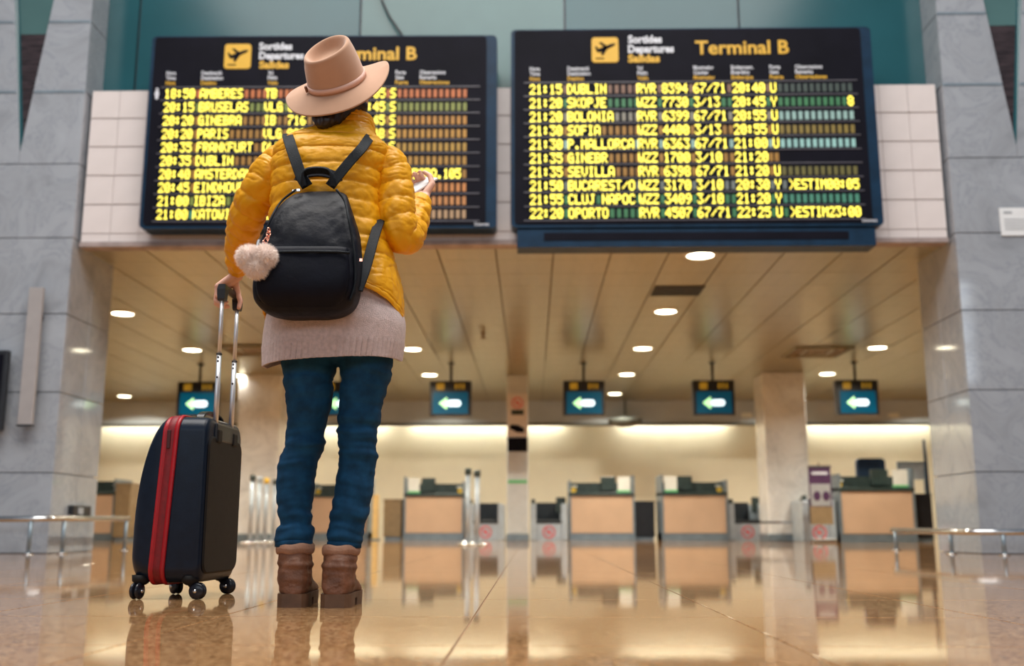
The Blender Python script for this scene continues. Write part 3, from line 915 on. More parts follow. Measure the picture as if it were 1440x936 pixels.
def conveyor(x0, x1, Y, lab, tall, dep=1.4):
    r = empty('baggage_conveyor', ((x0 + x1) / 2, Y + 0.5, 0), lab, 'baggage conveyor', 'baggage conveyors between the desks')
    for a, b in ((x0, x0 + 0.11), (x1 - 0.11, x1)):
        MB().box(a, b, Y, Y + dep, 0, 0.66, 0.01).build('side_panel', M['paleblue'], r)
    MB().box(x0 + 0.11, x1 - 0.11, Y + 0.03, Y + dep, 0, 0.30).build('front_panel', M['paleblue'], r)
    MB().box(x0 + 0.11, x1 - 0.11, Y + 0.02, Y + dep - 0.02, 0.30, 0.37, 0.02).build('belt', M['belt'], r)
    MB().box(x0 + 0.11, x1 - 0.11, Y + dep * 0.7, Y + dep * 0.7 + 0.08, 0.37, 0.70).build('dark_flap', M['belt'], r)
    MB().box(x0 + 0.02, x0 + 0.09, Y + 0.02, Y + 0.1, 0.66, 0.74).build('post_cap', M['deskdark'], r)
    if tall: MB().box(x1 - 0.20, x1 - 0.02, Y + 0.2, Y + 0.3, 0.50, 0.78, 0.01).build('scale_display', M['deskdark'], r)
    prohibition((x0 + x1) / 2, Y + 0.028, 0.15, 0.115, r)
    return r


conveyor(-1.20, -0.52, 19.3, 'baggage conveyor between the silver posts and the slim column', False)
conveyor(-0.03, 0.65, 19.0, 'baggage conveyor just right of the slim column', True)
conveyor(3.56, 4.24, 18.9, 'baggage conveyor left of the wide marble column', True)
conveyor(4.36, 4.90, 16.85, 'baggage conveyor below the purple banner', False, 0.7)


def cabinet(name, x0, x1, y0, y1, z1, m, lab, cat='cabinet'):
    r = empty(name, ((x0 + x1) / 2, (y0 + y1) / 2, 0), lab, cat)
    MB().box(x0, x1, y0, y1, 0.06, z1, 0.008).build('body', m, r)
    MB().box(x0 + 0.02, x1 - 0.02, y0 + 0.02, y1, 0, 0.06).build('plinth', M['plinth'], r)
    MB().box(x0 - 0.01, x1 + 0.01, y0 - 0.01, y1 + 0.01, z1, z1 + 0.02).build('top', m, r)
    return r


cabinet('back_cabinet', 1.91, 2.31, 19.6, 20.1, 0.70, M['black'], 'low black cabinet between two check-in desks')
cabinet('back_cabinet', 6.20, 6.50, 17.0, 17.6, 0.75, M['black'], 'low black cabinet beside the right pillar')
cabinet('side_cabinet', -2.80, -2.46, 19.6, 20.1, 0.74, M['brown_box'], 'beige cabinet at the left end of a check-in desk')
cabinet('side_cabinet', -7.33, -7.06, 18.1, 18.6, 0.98, M['brown_box'], 'tall brown cabinet between the left pillar and the suitcase')
cabinet('side_cabinet', -7.16, -6.90, 18.65, 19.0, 0.62, M['yellow_box'], 'low yellow cabinet just left of the suitcase')
pst = empty('bright_post', (-2.95, 19.5, 0), 'pale yellow upright post right of the jeans', 'post')
MB().box(-2.99, -2.89, 19.45, 19.6, 0.02, 0.84, 0.01).build('shaft', M['yellow_box'], pst)
MB().box(-3.02, -2.86, 19.42, 19.63, 0, 0.02).build('base', M['plinth'], pst)

# purple roll-up banner
YB = 16.3
bx_ = lambda px: WX(px, 700, YB); bz_ = lambda py: WZ(1155, py, YB)
bn = empty('banner', (bx_(1155), YB, 0), 'purple roll-up banner with two dark round shapes beside the marble column', 'banner')
xa, xb = bx_(1138.5), bx_(1170)
MB().box(xa, xb, YB, YB + 0.012, bz_(735), bz_(656)).build('print', M['purple'], bn)
MB().box(xa, xb, YB - 0.004, YB + 0.002, bz_(737), bz_(712)).build('dark_foot_print', M['brown_box'], bn)
MB().box(xa + 0.02, xb - 0.02, YB - 0.003, YB + 0.002, bz_(711), bz_(680)).build('grey_picture', M['print_grey'], bn)
for px in (1149, 1162):
    MB().prism([(bx_(px) + 0.055 * math.cos(2 * PI * k / 16), bz_(697) + 0.075 * math.sin(2 * PI * k / 16)) for k in range(16)], YB - 0.008, YB - 0.002).build('dark_circle', M['purple'], bn)
MB().box(xa + 0.05, xb - 0.05, YB - 0.004, YB + 0.002, bz_(667), bz_(663)).build('printed_line', M['white_print'], bn)
MB().box(xa - 0.02, xb + 0.02, YB - 0.10, YB + 0.10, 0, 0.06, 0.01).build('stand', M['chrome'], bn)
MB().box(xa - 0.005, xb + 0.005, YB - 0.012, YB + 0.02, bz_(656) - 0.01, bz_(656) + 0.02).build('top_rail', M['chrome'], bn)
MB().tube([((xa + xb) / 2, YB + 0.03, 0.04), ((xa + xb) / 2, YB + 0.03, bz_(650))], 0.01, 8).build('pole', M['chrome'], bn, True)

# navy chair behind the right desk
YC = 17.7
cx = lambda px: WX(px, 670, YC); cz_ = lambda py: WZ(1225, py, YC)
ch = empty('office_chair', (cx(1225), YC, 0), 'navy high backed office chair behind the right check-in desk', 'chair')
MB().prism(rounded_rect(cx(1206), cx(1246), cz_(700), cz_(644), 0.07), YC, YC + 0.09).build('backrest', M['navychair'], ch)
MB().box(cx(1206), cx(1246), YC + 0.02, YC + 0.5, 0.46, 0.56, 0.03).build('seat', M['navychair'], ch)
MB().tube([(cx(1226), YC + 0.27, 0.05), (cx(1226), YC + 0.27, 0.48)], 0.03, 10).build('pillar', M['black'], ch, True)
for k in range(5):
    a = 2 * PI * k / 5
    MB().tube([(cx(1226), YC + 0.27, 0.08), (cx(1226) + 0.26 * math.cos(a), YC + 0.27 + 0.26 * math.sin(a), 0.025)], [0.03, 0.022], 8).build('foot', M['black'], ch, True)
ws = empty('white_screen', (WX(1281, 660, 17.9), 17.9, 0), 'white framed panel standing behind the right check-in desk', 'panel')
xa, xb, za, zb = WX(1262, 660, 17.9), WX(1301, 660, 17.9), WZ(1281, 674, 17.9), WZ(1281, 651, 17.9)
MB().box(xa + .02, xb - .02, 17.9, 17.92, za, zb).build('panel', M['paleblue'], ws)
fb = MB(); fb.box(xa, xb, 17.89, 17.93, zb, zb + .025); fb.box(xa, xa + .025, 17.89, 17.93, za, zb); fb.box(xb - .025, xb, 17.89, 17.93, za, zb)
fb.build('frame', M['plinth'], ws)
for x in (xa + 0.01, xb - 0.03): MB().box(x, x + .02, 17.89, 17.93, 0, za).build('leg', M['plinth'], ws)
hp = MB().tube([(WX(1299, 620, 17.4), 17.4, WZ(1299, 618, 17.4)), (WX(1301, 640, 17.4), 17.4, WZ(1300, 640, 17.4)), (WX(1304, 668, 17.4), 17.4, 0)], [0.022, 0.026, 0.03], 8).build('thin_stand', M['board_blue'], smooth=True)
tag(hp, 'thin dark stand at the edge of the right pillar', 'stand')
for px, lab in ((1050, 'small white plate on the bulkhead left of the marble column'), (1257, 'small white plate on the bulkhead near the right pillar')):
    X, Z = WX(px, 583, 21.56), WZ(px, 583, 21.56)
    s_ = MB().box(X - 0.11, X + 0.11, 21.555, 21.6, Z - 0.045, Z + 0.045, 0.01).build('sign_plate', M['white'])
    tag(s_, lab, 'sign plate', 'small plates on the bulkhead')
dm = MB().lathe((1.95, 21.3, 0), [(0.001, 2.27), (0.16, 2.29), (0.30, 2.34), (0.36, 2.41), (0.36, 2.45), (0.02, 2.47), (0.02, CZ - 0.002)], 24).build('dome_fixture', M['bulk_edge'], smooth=True)
tag(dm, 'shallow grey dome hanging at the bulkhead right of the slim column', 'dome fixture')


# stanchions
def stanchion(X, Y, h, lab, m, group):
    r = empty('stanchion', (X, Y, 0), lab, 'stanchion', group)
    MB().lathe((X, Y, 0), [(0.001, 0), (0.14, 0), (0.14, 0.012), (0.09, 0.03), (0.035, 0.045), (0.001, 0.045)], 24).build('base', M['chrome'], r, True)
    MB().tube([(X, Y, 0.03), (X, Y, h - 0.09)], 0.034, 14).build('post', M['paleblue'], r, True)
    MB().lathe((X, Y, h - 0.09), [(0.036, 0), (0.045, 0.005), (0.045, 0.08), (0.03, 0.09), (0.001, 0.09)], 18).build('cassette', m, r, True)
    return r


stanchion(WX(657.5, 765, 14.2), 14.2, 1.03, 'left one of two silver belt posts before the check-in desks', M['deskdark'], 'belt posts')
stanchion(WX(670.5, 765, 13.8), 13.8, 0.985, 'right one of two silver belt posts before the check-in desks', M['deskdark'], 'belt posts')
for px, Y, m, lab in ((352, 15.7, M['deskdark'], 'first grey belt post right of the suitcase'), (362, 16.2, M['paleblue'], 'second grey belt post right of the suitcase'),
                      (372, 16.7, M['yellow'], 'grey belt post with yellow head left of the jeans'), (384, 17.2, M['deskdark'], 'grey belt post half behind the jeans')):
    stanchion(WX(px, 750, Y), Y, 1.02, lab, m, 'belt posts')

# steel guard rails round the pillars
def guard(name, pts, legs, lab):
    r = empty(name, (pts[0][0], pts[0][1], 0), lab, 'guard rail')
    MB().tube(pts, 0.026, 12).build('rail', M['chrome'], r, True)
    for (x, y) in legs:
        z = min(pts, key=lambda p: (p[0] - x) ** 2 + (p[1] - y) ** 2)[2]
        MB().tube([(x, y, 0.008), (x, y, z)], 0.018, 10).build('leg', M['plinth'], r, True)
        MB().lathe((x, y, 0), [(0.045, 0), (0.045, 0.008), (0.02, 0.012)], 14).build('foot_plate', M['chrome'], r, True)
    return r


guard('guard_rail', [(-5.6, 8.82, 0.29), (-4.30, 8.86, 0.30), (-4.22, 8.87, 0.302), (-4.15, 8.95, 0.304), (-4.12, 9.1, 0.305), (-4.10, 10.5, 0.315)],
      [(-4.30, 8.86), (-4.12, 9.1), (-4.10, 10.45), (-5.3, 8.83)], 'low steel guard rail round the foot of the left pillar')
guard('guard_rail', [(3.64, 10.6, 0.20), (3.62, 9.1, 0.19), (3.64, 8.82, 0.19), (3.72, 8.74, 0.19), (3.90, 8.72, 0.19), (5.4, 8.70, 0.19)],
      [(3.63, 10.5), (3.62, 9.1), (3.90, 8.72), (5.2, 8.70)], 'low steel guard rail round the foot of the right pillar')

# things fixed on the pillars
fin = empty('wall_panel', (-4.49, 9.1, 1.12), 'narrow grey upright panel standing off the left pillar', 'panel')
MB().box(-4.60, -4.47, 9.06, 9.10, 1.13, 2.39, 0.004).build('board', M['fin'], fin)
MB().box(-4.605, -4.465, 9.055, 9.105, 1.115, 1.13).build('foot_edge', M['dark_metal'], fin)
for z in (1.4, 2.1): MB().box(-4.56, -4.51, 9.10, 9.20, z, z + 0.05).build('bracket', M['dark_metal'], fin)
scn = empty('wall_screen', (-5.0, 9.1, 1.1), 'black screen on the left pillar at the picture edge', 'screen')
MB().box(-5.35, WX(7, 545, 9.05), 9.05, 9.11, WZ(4, 605, 9.05), WZ(4, 492, 9.05), 0.01).build('housing', M['black'], scn)
MB().box(-5.30, WX(7, 545, 9.05) - 0.04, 9.044, 9.052, WZ(4, 599, 9.05), WZ(4, 498, 9.05)).build('display', M['board'], scn)
MB().box(-5.05, -4.95, 9.11, 9.20, 1.4, 1.5).build('bracket', M['dark_metal'], scn)
sk = empty('wall_socket_box', (-4.2, 9.7, 0.38), 'small black socket box low on the inner side of the left pillar', 'socket box')
MB().box(-4.302, -4.25, 9.55, 9.95, 0.33, 0.43, 0.006).build('box', M['black'], sk)
MB().box(-4.252, -4.244, 9.66, 9.76, 0.35, 0.41).build('cover', M['print_grey'], sk)
np_ = empty('paper_notice', (4.55, 9.19, 2.9), 'white printed notice on the right pillar at the picture edge', 'notice')
nx = lambda px: WX(px, 310, 9.185); nz = lambda py: WZ(1425, py, 9.185)
MB().box(nx(1407), nx(1470), 9.185, 9.199, nz(331), nz(292)).build('sheet', M['paper'], np_)
MB().box(nx(1412), nx(1424), 9.182, 9.187, nz(300.5), nz(297)).build('printed_heading', M['print_grey'], np_)
for k in range(5): MB().box(nx(1412), nx(1462 - 9 * (k % 3)), 9.182, 9.187, nz(307.5 + 3.6 * k + 1.2), nz(307.5 + 3.6 * k)).build('printed_line', M['print_grey'], np_)

# ================================================================== the traveller
PYc = 3.06


def fbm(p, s): return noise.noise(Vector((p[0] * s, p[1] * s, p[2] * s)))


def interp_rows(rows, n):
    """smooth rows (first column = key, falling or rising) into n rows"""
    a = np.array(rows, float)
    t = np.arange(len(a))
    tt = np.linspace(0, len(a) - 1, n)
    out = np.empty((n, a.shape[1]))
    for c in range(a.shape[1]):
        p = a[:, c]
        m = np.gradient(p)
        for i, x in enumerate(tt):
            k = min(int(x), len(a) - 2); u = x - k
            h00 = 2 * u ** 3 - 3 * u ** 2 + 1; h10 = u ** 3 - 2 * u ** 2 + u; h01 = -2 * u ** 3 + 3 * u ** 2; h11 = u ** 3 - u ** 2
            out[i, c] = h00 * p[k] + h10 * m[k] + h01 * p[k + 1] + h11 * m[k + 1]
    return out


def smooth_path(pts, n):
    return [Vector(r) for r in interp_rows([tuple(p) for p in pts], n)]


FEET = Vector((-0.61, 3.05, 0))
HEAD = W(478, 133, 3.05)
NECK = W(482, 178, 3.07)
L_SH, L_EL = W(396, 228, 3.07), W(349, 306, 3.17)
L_WR = W(333, 387, 3.46)
R_SH, R_EL = W(552, 232, 3.07), W(566, 335, 3.06)
R_WR = W(592, 281, 3.25)


def hand(mb, wrist, d, n, s, curls, thumb, scale=1.0):
    """palm and five separate fingers; d towards the finger tips, n out of the palm, s towards the thumb"""
    d, n, s = Vector(d).normalized(), Vector(n), Vector(s)
    n = (n - d * n.dot(d)).normalized()
    s = d.cross(n) * (1 if d.cross(n).dot(s) > 0 else -1)
    k = scale
    Lf = [(0.041, 0.026, 0.021), (0.045, 0.029, 0.022), (0.042, 0.027, 0.021), (0.033, 0.021, 0.019)]
    off = [0.030, 0.010, -0.010, -0.028]
    rad = [0.0088, 0.0092, 0.0088, 0.0078]
    mlen = [0.084, 0.087, 0.082, 0.074]
    for f in range(4):
        root = wrist + s * off[f] * 0.55 * k
        kn = wrist + d * mlen[f] * k + s * off[f] * k
        mb.capsule(root, kn, 0.0145 * k, 0.0115 * k)
        p = kn; ang = 0.0
        r0 = rad[f] * k
        for q in range(3):
            ang += math.radians(curls[f][q])
            dd = d * math.cos(ang) + n * math.sin(ang)
            p2 = p + dd * Lf[f][q] * k
            mb.capsule(p, p2, r0, r0 * 0.92, 12)
            p = p2; r0 *= 0.92
    mb.capsule(wrist, wrist + d * 0.05 * k, 0.019 * k, 0.02 * k)
    # thumb from the side of the palm
    tb = wrist + d * 0.022 * k + s * 0.022 * k + n * 0.006 * k
    t1 = tb + (d * thumb[0][0] + s * thumb[0][1] + n * thumb[0][2]).normalized() * 0.042 * k
    t2 = t1 + (d * thumb[1][0] + s * thumb[1][1] + n * thumb[1][2]).normalized() * 0.033 * k
    t3 = t2 + (d * thumb[2][0] + s * thumb[2][1] + n * thumb[2][2]).normalized() * 0.026 * k
    mb.capsule(tb, t1, 0.0145 * k, 0.0115 * k); mb.capsule(t1, t2, 0.011 * k, 0.0095 * k); mb.capsule(t2, t3, 0.0095 * k, 0.008 * k)


LEG_L = [(515, 433, .066), (571, 434, .060), (600, 429, .056), (630, 423, .053), (660, 417, .052), (700, 414, .050), (730, 415, .044), (765, 413, .040)]
LEG_R = [(515, 513, .066), (571, 507, .060), (600, 503, .056), (630, 501, .053), (660, 499, .052), (700, 495, .050), (730, 490, .044), (765, 484, .040)]

body = MB()
tilt = Matrix.Rotation(math.radians(24), 3, 'X') @ Matrix.Rotation(math.radians(-6), 3, 'Y')   # face turned up to the boards
body.ball(HEAD + Vector((0, -0.005, 0.015)), 0.088, 20, (0.90, 1.08, 1.0), tilt)
body.ball(HEAD + tilt @ Vector((0, 0.035, -0.055)), 0.062, 18, (0.92, 0.95, 1.0), tilt)
body.ball(HEAD + tilt @ Vector((0, 0.072, -0.088)), 0.022, 12)
body.capsule(HEAD + tilt @ Vector((0, 0.088, 0.005)), HEAD + tilt @ Vector((0, 0.106, -0.032)), 0.009, 0.013)     # nose
body.capsule(HEAD + tilt @ Vector((-0.018, 0.086, -0.06)), HEAD + tilt @ Vector((0.018, 0.086, -0.06)), 0.008, 0.008)
for sx_ in (-1, 1):
    body.ball(HEAD + tilt @ Vector((sx_ * 0.079, -0.002, -0.022)), 0.03, 12, (0.28, 0.62, 1.0), tilt)             # ears
    body.ball(HEAD + tilt @ Vector((sx_ * 0.04, 0.062, -0.040)), 0.026, 12, (0.9, 0.8, 0.8), tilt)                 # cheeks
body.capsule(HEAD + Vector((0, -0.005, -0.05)), NECK + Vector((0, 0.01, -0.05)), 0.052, 0.058)
chest = W(468, 262, 3.07); waist = W(470, 400, 3.07); hips = W(472, 462, 3.07)
body.chain([NECK + Vector((0, 0, -0.06)), W(462, 225, 3.08), chest, waist, hips], [0.06, 0.075, 0.095, 0.10, 0.105])
for s_ in (-1, 1): body.chain([chest + Vector((s_ * 0.07, 0, 0.03)), waist + Vector((s_ * 0.05, 0, 0)), hips + Vector((s_ * 0.06, 0, 0.02))], [0.075, 0.085, 0.09])
body.chain([W(462, 225, 3.07), W(402, 234, 3.075), W(373, 259, 3.085), W(351, 298, 3.15), W(338, 340, 3.30), L_WR], [0.045, 0.030, 0.030, 0.030, 0.027, 0.023])
body.chain([W(480, 225, 3.07), W(545, 236, 3.07), R_EL, R_WR], [0.045, 0.028, 0.028, 0.023])
for L in (LEG_L, LEG_R):
    pts = [W(x, y, PYc) for y, x, r in L]
    body.chain([hips] + pts + [Vector((pts[-1].x, pts[-1].y, 0.10))], [0.075] + [r * 0.70 for y, x, r in L] + [0.036])
    body.chain([Vector((pts[-1].x, pts[-1].y - 0.005, 0.08)), Vector((pts[-1].x - 0.008, pts[-1].y + 0.09, 0.062)), Vector((pts[-1].x - 0.014, pts[-1].y + 0.13, 0.056))], [0.030, 0.02, 0.016])
# left hand over the suitcase grip, fingers down its far side
hand(body, L_WR, (-0.76, 0.02, -0.62), (-0.5, 0, -0.85), (0, 1, 0), [(38, 62, 48), (42, 66, 50), (44, 66, 50), (46, 66, 48)], [(0.45, 0.6, 0.7), (0.35, 0.1, 1), (0.7, -0.2, 0.7)], 0.98)
# right hand round the phone
RD_ = Vector((-0.12, 0.78, 0.55)).normalized()
RN_ = Vector((-0.40, -0.62, 0.65))
hand(body, R_WR, RD_, RN_, (1, 0, 0), [(30, 62, 45), (34, 66, 48), (38, 68, 50), (42, 70, 50)], [(0.6, 0.75, 0.3), (0.8, 0.15, 0.7), (0.6, -0.5, 0.6)], 1.0)
person = fuse('person', body, 0.0042, M['skin'], None, FEET, 3)
tag(person, 'woman seen from behind in camel hat, yellow puffer jacket and jeans, holding a suitcase handle', 'person')

for sx_ in (-1, 1):
    MB().ball(HEAD + tilt @ Vector((sx_ * 0.031, 0.077, -0.002)), 0.0115, 14).build('eye', M['white'], person, True)
    MB().ball(HEAD + tilt @ Vector((sx_ * 0.031, 0.0835, -0.002)), 0.0056, 10).build('iris', M['hair'], bpy.data.objects[[o.name for o in person.children if o.name.startswith('eye')][-1]], True)
    MB().capsule(HEAD + tilt @ Vector((sx_ * 0.018, 0.088, 0.020)), HEAD + tilt @ Vector((sx_ * 0.044, 0.079, 0.020)), 0.003, 0.0025).build('eyebrow', M['hair'], person, True)
MB().capsule(HEAD + tilt @ Vector((-0.022, 0.0925, -0.0605)), HEAD + tilt @ Vector((0.022, 0.0925, -0.0605)), 0.0045, 0.0045).build('mouth', M['lip'], person, True)

# ---- hair gathered low in the neck
hb = MB()
hb.ball(HEAD + Vector((0, -0.008, 0.006)), 0.094, 20, (0.92, 1.0, 0.96), tilt)
hb.chain([HEAD + Vector((0.01, -0.035, -0.06)), W(468, 165, 2.985), W(456, 171, 2.965)], [0.045, 0.030, 0.022])
hb.chain([W(446, 166, 2.975), W(453, 172, 2.96), W(463, 168, 2.965)], [0.015, 0.022, 0.020])
hb.chain([HEAD + Vector((0.045, -0.02, -0.045)), W(506, 150, 3.04), W(509, 159, 3.05)], [0.035, 0.026, 0.014])
fuse('hair', hb, 0.004, M['hair'], person, None, 2,
     lambda c, k: 0.004 * noise.noise(Vector((c.x * 120, c.y * 120, c.z * 14))) + (-0.06 if (tilt.inverted() @ (c - HEAD)).y > 0.015 and (tilt.inverted() @ (c - HEAD)).z < 0.055 else 0))

# ---- jeans
def leg_rows(rows):
    return [(y, l, r) for y, l, r in rows]


JL = [(455, 392, 474), (500, 394, 474), (520, 397, 472), (531, 398.6, 469), (550, 401, 467), (571, 402.6, 464.7), (596, 403.5, 457.5), (612, 401, 455), (624, 398.0, 456), (632, 396.5, 454), (640, 393.7, 447.3), (660, 389.6, 444), (693, 388.2, 440), (717, 390.5, 438), (734, 391.7, 439.2), (750, 388.7, 440), (767, 388, 438)]
JR = [(455, 470, 556), (500, 474, 554), (520, 478, 551), (531, 479.5, 548.8), (550, 478, 543), (571, 476.5, 537.4), (596, 474.9, 532.6), (612, 473.8, 529.5), (624, 474, 528.5), (632, 476, 530), (640, 475.7, 529.7), (660, 473.7, 526.5), (693, 469.6, 523.2), (717, 464.7, 518.3), (734, 462.3, 514.3), (750, 460.7, 511.5), (769, 461.0, 507)]
jb = MB()
for J in (JL, JR):
    rings = []
    for (y, l, r) in interp_rows(J, 60):
        a, b = W(l, y, PYc), W(r, y, PYc)
        c = (a + b) / 2; rx = (b - a).length / 2
        ry = rx * 1.06
        yc = PYc + 0.012 * math.sin((y - 515) / 250 * PI)
        rings.append([Vector((c.x + rx * math.cos(t), yc + ry * math.sin(t), c.z)) for t in [2 * PI * k / 40 for k in range(40)]])
    jb.loft(rings[::-1])


def jean_fold(c, k):
    z = c.z
    kn = math.exp(-((z - 0.47) / 0.085) ** 2); an = math.exp(-((z - 0.23) / 0.07) ** 2); up = math.exp(-((z - 0.66) / 0.09) ** 2)
    leg = 1 if c.x > -0.60 else -1
    zz = z + 0.10 * leg * (c.x + 0.60) + 0.02 * noise.noise(Vector((c.x * 9, c.y * 9, z * 5)))
    w1 = noise.noise(Vector((c.x * 7 + leg * 3, c.y * 7, zz * 46)))
    w2 = noise.noise(Vector((c.x * 14 + leg, c.y * 14, zz * 85)))
    f = max(-0.5, w1) * 0.0085 + w2 * 0.003
    return f * (0.18 + 1.0 * kn + 1.0 * an + 0.45 * up)


jb.ball(W(473, 472, PYc), 0.14, 24, (1.25, 0.95, 0.62))
jeans = fuse('jeans', jb, 0.0048, M['denim'], person, None, 4, jean_fold)
for (J, nm) in ((JL, 0), (JR, 1)):
    y, l, r = J[-1]
    a, b = W(l, y, PYc), W(r, y, PYc); c = (a + b) / 2; rx = (b - a).length / 2 * 1.01
    ring = lambda q, z: [Vector((c.x + rx * q * math.cos(2 * PI * k / 40), PYc + rx * q * 1.06 * math.sin(2 * PI * k / 40), z)) for k in range(40)]
    MB().loft([ring(0.96, c.z - 0.003), ring(1.03, c.z - 0.003), ring(1.035, c.z + 0.016), ring(0.96, c.z + 0.018)], caps=False).build('turned_hem', M['denim'], jeans, True)

# ---- boots
def boot(heel, yaw, top_c, top_r, label=None):
    R = Matrix.Translation(heel) @ Matrix.Rotation(yaw, 4, 'Z')
    b = MB()
    prof = [(-0.006, .026, .135), (0.012, .041, .145), (0.05, .045, .150), (0.10, .043, .128), (0.14, .045, .092), (0.18, .049, .074), (0.215, .049, .064), (0.245, .042, .054), (0.265, .026, .044)]
    rings = []
    for (y, hw_, h) in interp_rows(prof, 26):
        z0 = 0.033
        ring = []
        for k in range(28):
            t = 2 * PI * k / 28
            ct, st = math.cos(t), math.sin(t)
            x = hw_ * math.copysign(abs(ct) ** 0.75, ct)
            z = z0 + (h - z0) * (0.5 + 0.5 * math.copysign(abs(st) ** 0.7, st))
            x *= 1 - 0.25 * max(0, (z - z0) / (h - z0) - 0.4)
            if st < 0:
                x = hw_ * math.copysign(abs(ct) ** 0.35, ct); z = z0 + (h - z0) * 0.5 * (1 - abs(st) ** 0.5)
            ring.append(Vector((x, y, z)))
        rings.append(ring)
    b.loft(rings); b.xf(R)
    tc = Vector(top_c)
    sh = []
    for t in np.linspace(0, 1, 18):
        c = (R @ Vector((0, 0.048, 0.06))) * (1 - t) + tc * t
        rx = 0.0475 * (1 - t) + top_r * t + 0.0012 * math.sin(t * 14)
        sh.append([Vector((c.x + rx * math.cos(2 * PI * k / 32), c.y + rx * 1.12 * math.sin(2 * PI * k / 32), c.z)) for k in range(32)])
    b.loft(sh)

    def fold(c, k):
        e = math.exp(-((c.z - 0.118) / 0.018) ** 2)
        return 0.0035 * noise.noise(Vector((c.x * 22, c.y * 22, c.z * 45))) + 0.0022 * math.sin((c.z + 0.05 * c.x) * 240) * e
    o = fuse('boot', b, 0.0042, M['leather'], person, None, 3, fold)
    # padded collar
    cp = [Vector((tc.x + (top_r - 0.002) * math.cos(2 * PI * k / 40), tc.y + (top_r - 0.002) * 1.12 * math.sin(2 * PI * k / 40), tc.z - 0.006)) for k in range(41)]
    cr = MB()
    rr = []
    for q in range(12):
        a = 2 * PI * q / 12
        rr.append([Vector((tc.x + (top_r - 0.001 + 0.0065 * math.cos(a)) * math.cos(2 * PI * k / 40), tc.y + (top_r - 0.001 + 0.0065 * math.cos(a)) * 1.12 * math.sin(2 * PI * k / 40), tc.z - 0.006 + 0.015 * math.sin(a) + 0.002 * math.sin(5 * 2 * PI * k / 40))) for k in range(40)])
    cr.loft(rr + [rr[0]], caps=False)
    cr.build('collar', M['cuff'], o, True)
    out = [(y, hw_ + 0.0015) for (y, hw_, h) in interp_rows(prof, 22)]
    poly = [(w_, y) for y, w_ in out] + [(0, out[-1][0] + 0.012)] + [(-w_, y) for y, w_ in out[::-1]]
    pr = lambda lo, hi, cond: None
    s_ = MB()
    V0 = [Vector((x, y, 0.022)) for x, y in poly]; V1 = [Vector((x, y, 0.038)) for x, y in poly]
    s_.loft([V0, V1])
    heelp = [(x, y) for x, y in poly if y < 0.088]
    hp_ = [(x, y) for x, y in heelp if x > 0]; hn_ = [(x, y) for x, y in heelp if x < 0]
    hp2 = hp_ + [(hp_[-1][0], 0.09), (hn_[0][0], 0.09)] + hn_
    s_.loft([[Vector((x, y, 0.0)) for x, y in hp2], [Vector((x, y, 0.0225)) for x, y in hp2]])
    fp = [(x, y) for x, y in poly if y > 0.125]
    s_.loft([[Vector((x * 0.98, y, 0.0)) for x, y in fp], [Vector((x, y, 0.0225)) for x, y in fp]])
    s_.xf(R).build('sole', M['sole'], o)
    for sgn in (-1, 1):                          # stitched ankle seam and back tab
        pass
    MB().add([R @ Vector((x, y, z)) for x, y, z in ((-.008, -0.006, .06), (.008, -0.006, .06), (.008, 0.000, .112), (-.008, 0.000, .112))], [(0, 1, 2, 3)]).build('back_seam', M['leather'], o)
    return o


boot(Vector((WX(412.5, 850, 3.02), 3.00, 0)), math.radians(5), (WX(415.5, 770, PYc), PYc, WZ(415, 770, PYc) + 0.004), 0.051)
boot(Vector((WX(474, 850, 3.02), 2.985, 0)), math.radians(2), (WX(480, 772, PYc), PYc, WZ(480, 772, PYc) + 0.004), 0.051)

# ---- knitted sweater hanging below the jacket
SR = [(350, 392, 534), (400, 390, 546), (430, 385, 557), (448, 380, 565), (464, 377.5, 567), (485, 375.5, 565.5), (497, 375, 564.5), (508, 374, 563.5), (513, 373.5, 563)]
NT = 440
rings = []
for i, (y, l, r) in enumerate(interp_rows(SR, 90)):
    a, b = W(l, y, PYc), W(r, y, PYc); c = (a + b) / 2; rx = (b - a).length / 2
    ring = []
    for k in range(NT):
        t = 2 * PI * k / NT
        x = c.x + rx * math.copysign(abs(math.cos(t)) ** 0.9, math.cos(t)); yy = PYc + (0.128 + 0.022 * min(1, max(0, (y - 400) / 60))) * math.copysign(abs(math.sin(t)) ** 0.85, math.sin(t))
        rib = 0.0020 * math.sin(t * 72) * min(1, max(0, (y - 486) / 3))
        fold = 0.006 * noise.noise(Vector((math.cos(t) * 3.2, math.sin(t) * 3.2, y * 0.006))) + 0.004 * noise.noise(Vector((t * 4, y * 0.02, 3)))
        d = rib + fold - 0.004 * max(0, (y - 486) / 27) * (1 if y > 486 else 0)
        p = Vector((x + math.cos(t) * d, yy + math.sin(t) * d, c.z + (0.010 * (x - c.x) / rx + 0.05 * max(0, math.sin(t))) * max(0, (y - 450) / 60)))
        ring.append(p)
    rings.append(ring)
sweater = MB().loft(rings, caps=False).build('sweater', M['knit'], person, True)
sol = sweater.modifiers.new('thickness', 'SOLIDIFY'); sol.thickness = 0.006; sol.offset = -1

# ---- quilted jacket
def crease(x, y, z):
    n1 = noise.noise(Vector((x * 22 + z * 13, y * 14, z * 30 - x * 9)))
    n2 = noise.noise(Vector((x * 40 - z * 25, y * 30, z * 42 + x * 12)))
    return -0.0022 * max(0, 1 - abs(n1) * 6) - 0.0012 * max(0, 1 - abs(n2) * 6)


def puff(t):
    return (abs(math.sin(PI * t)) ** 0.38) - 0.68


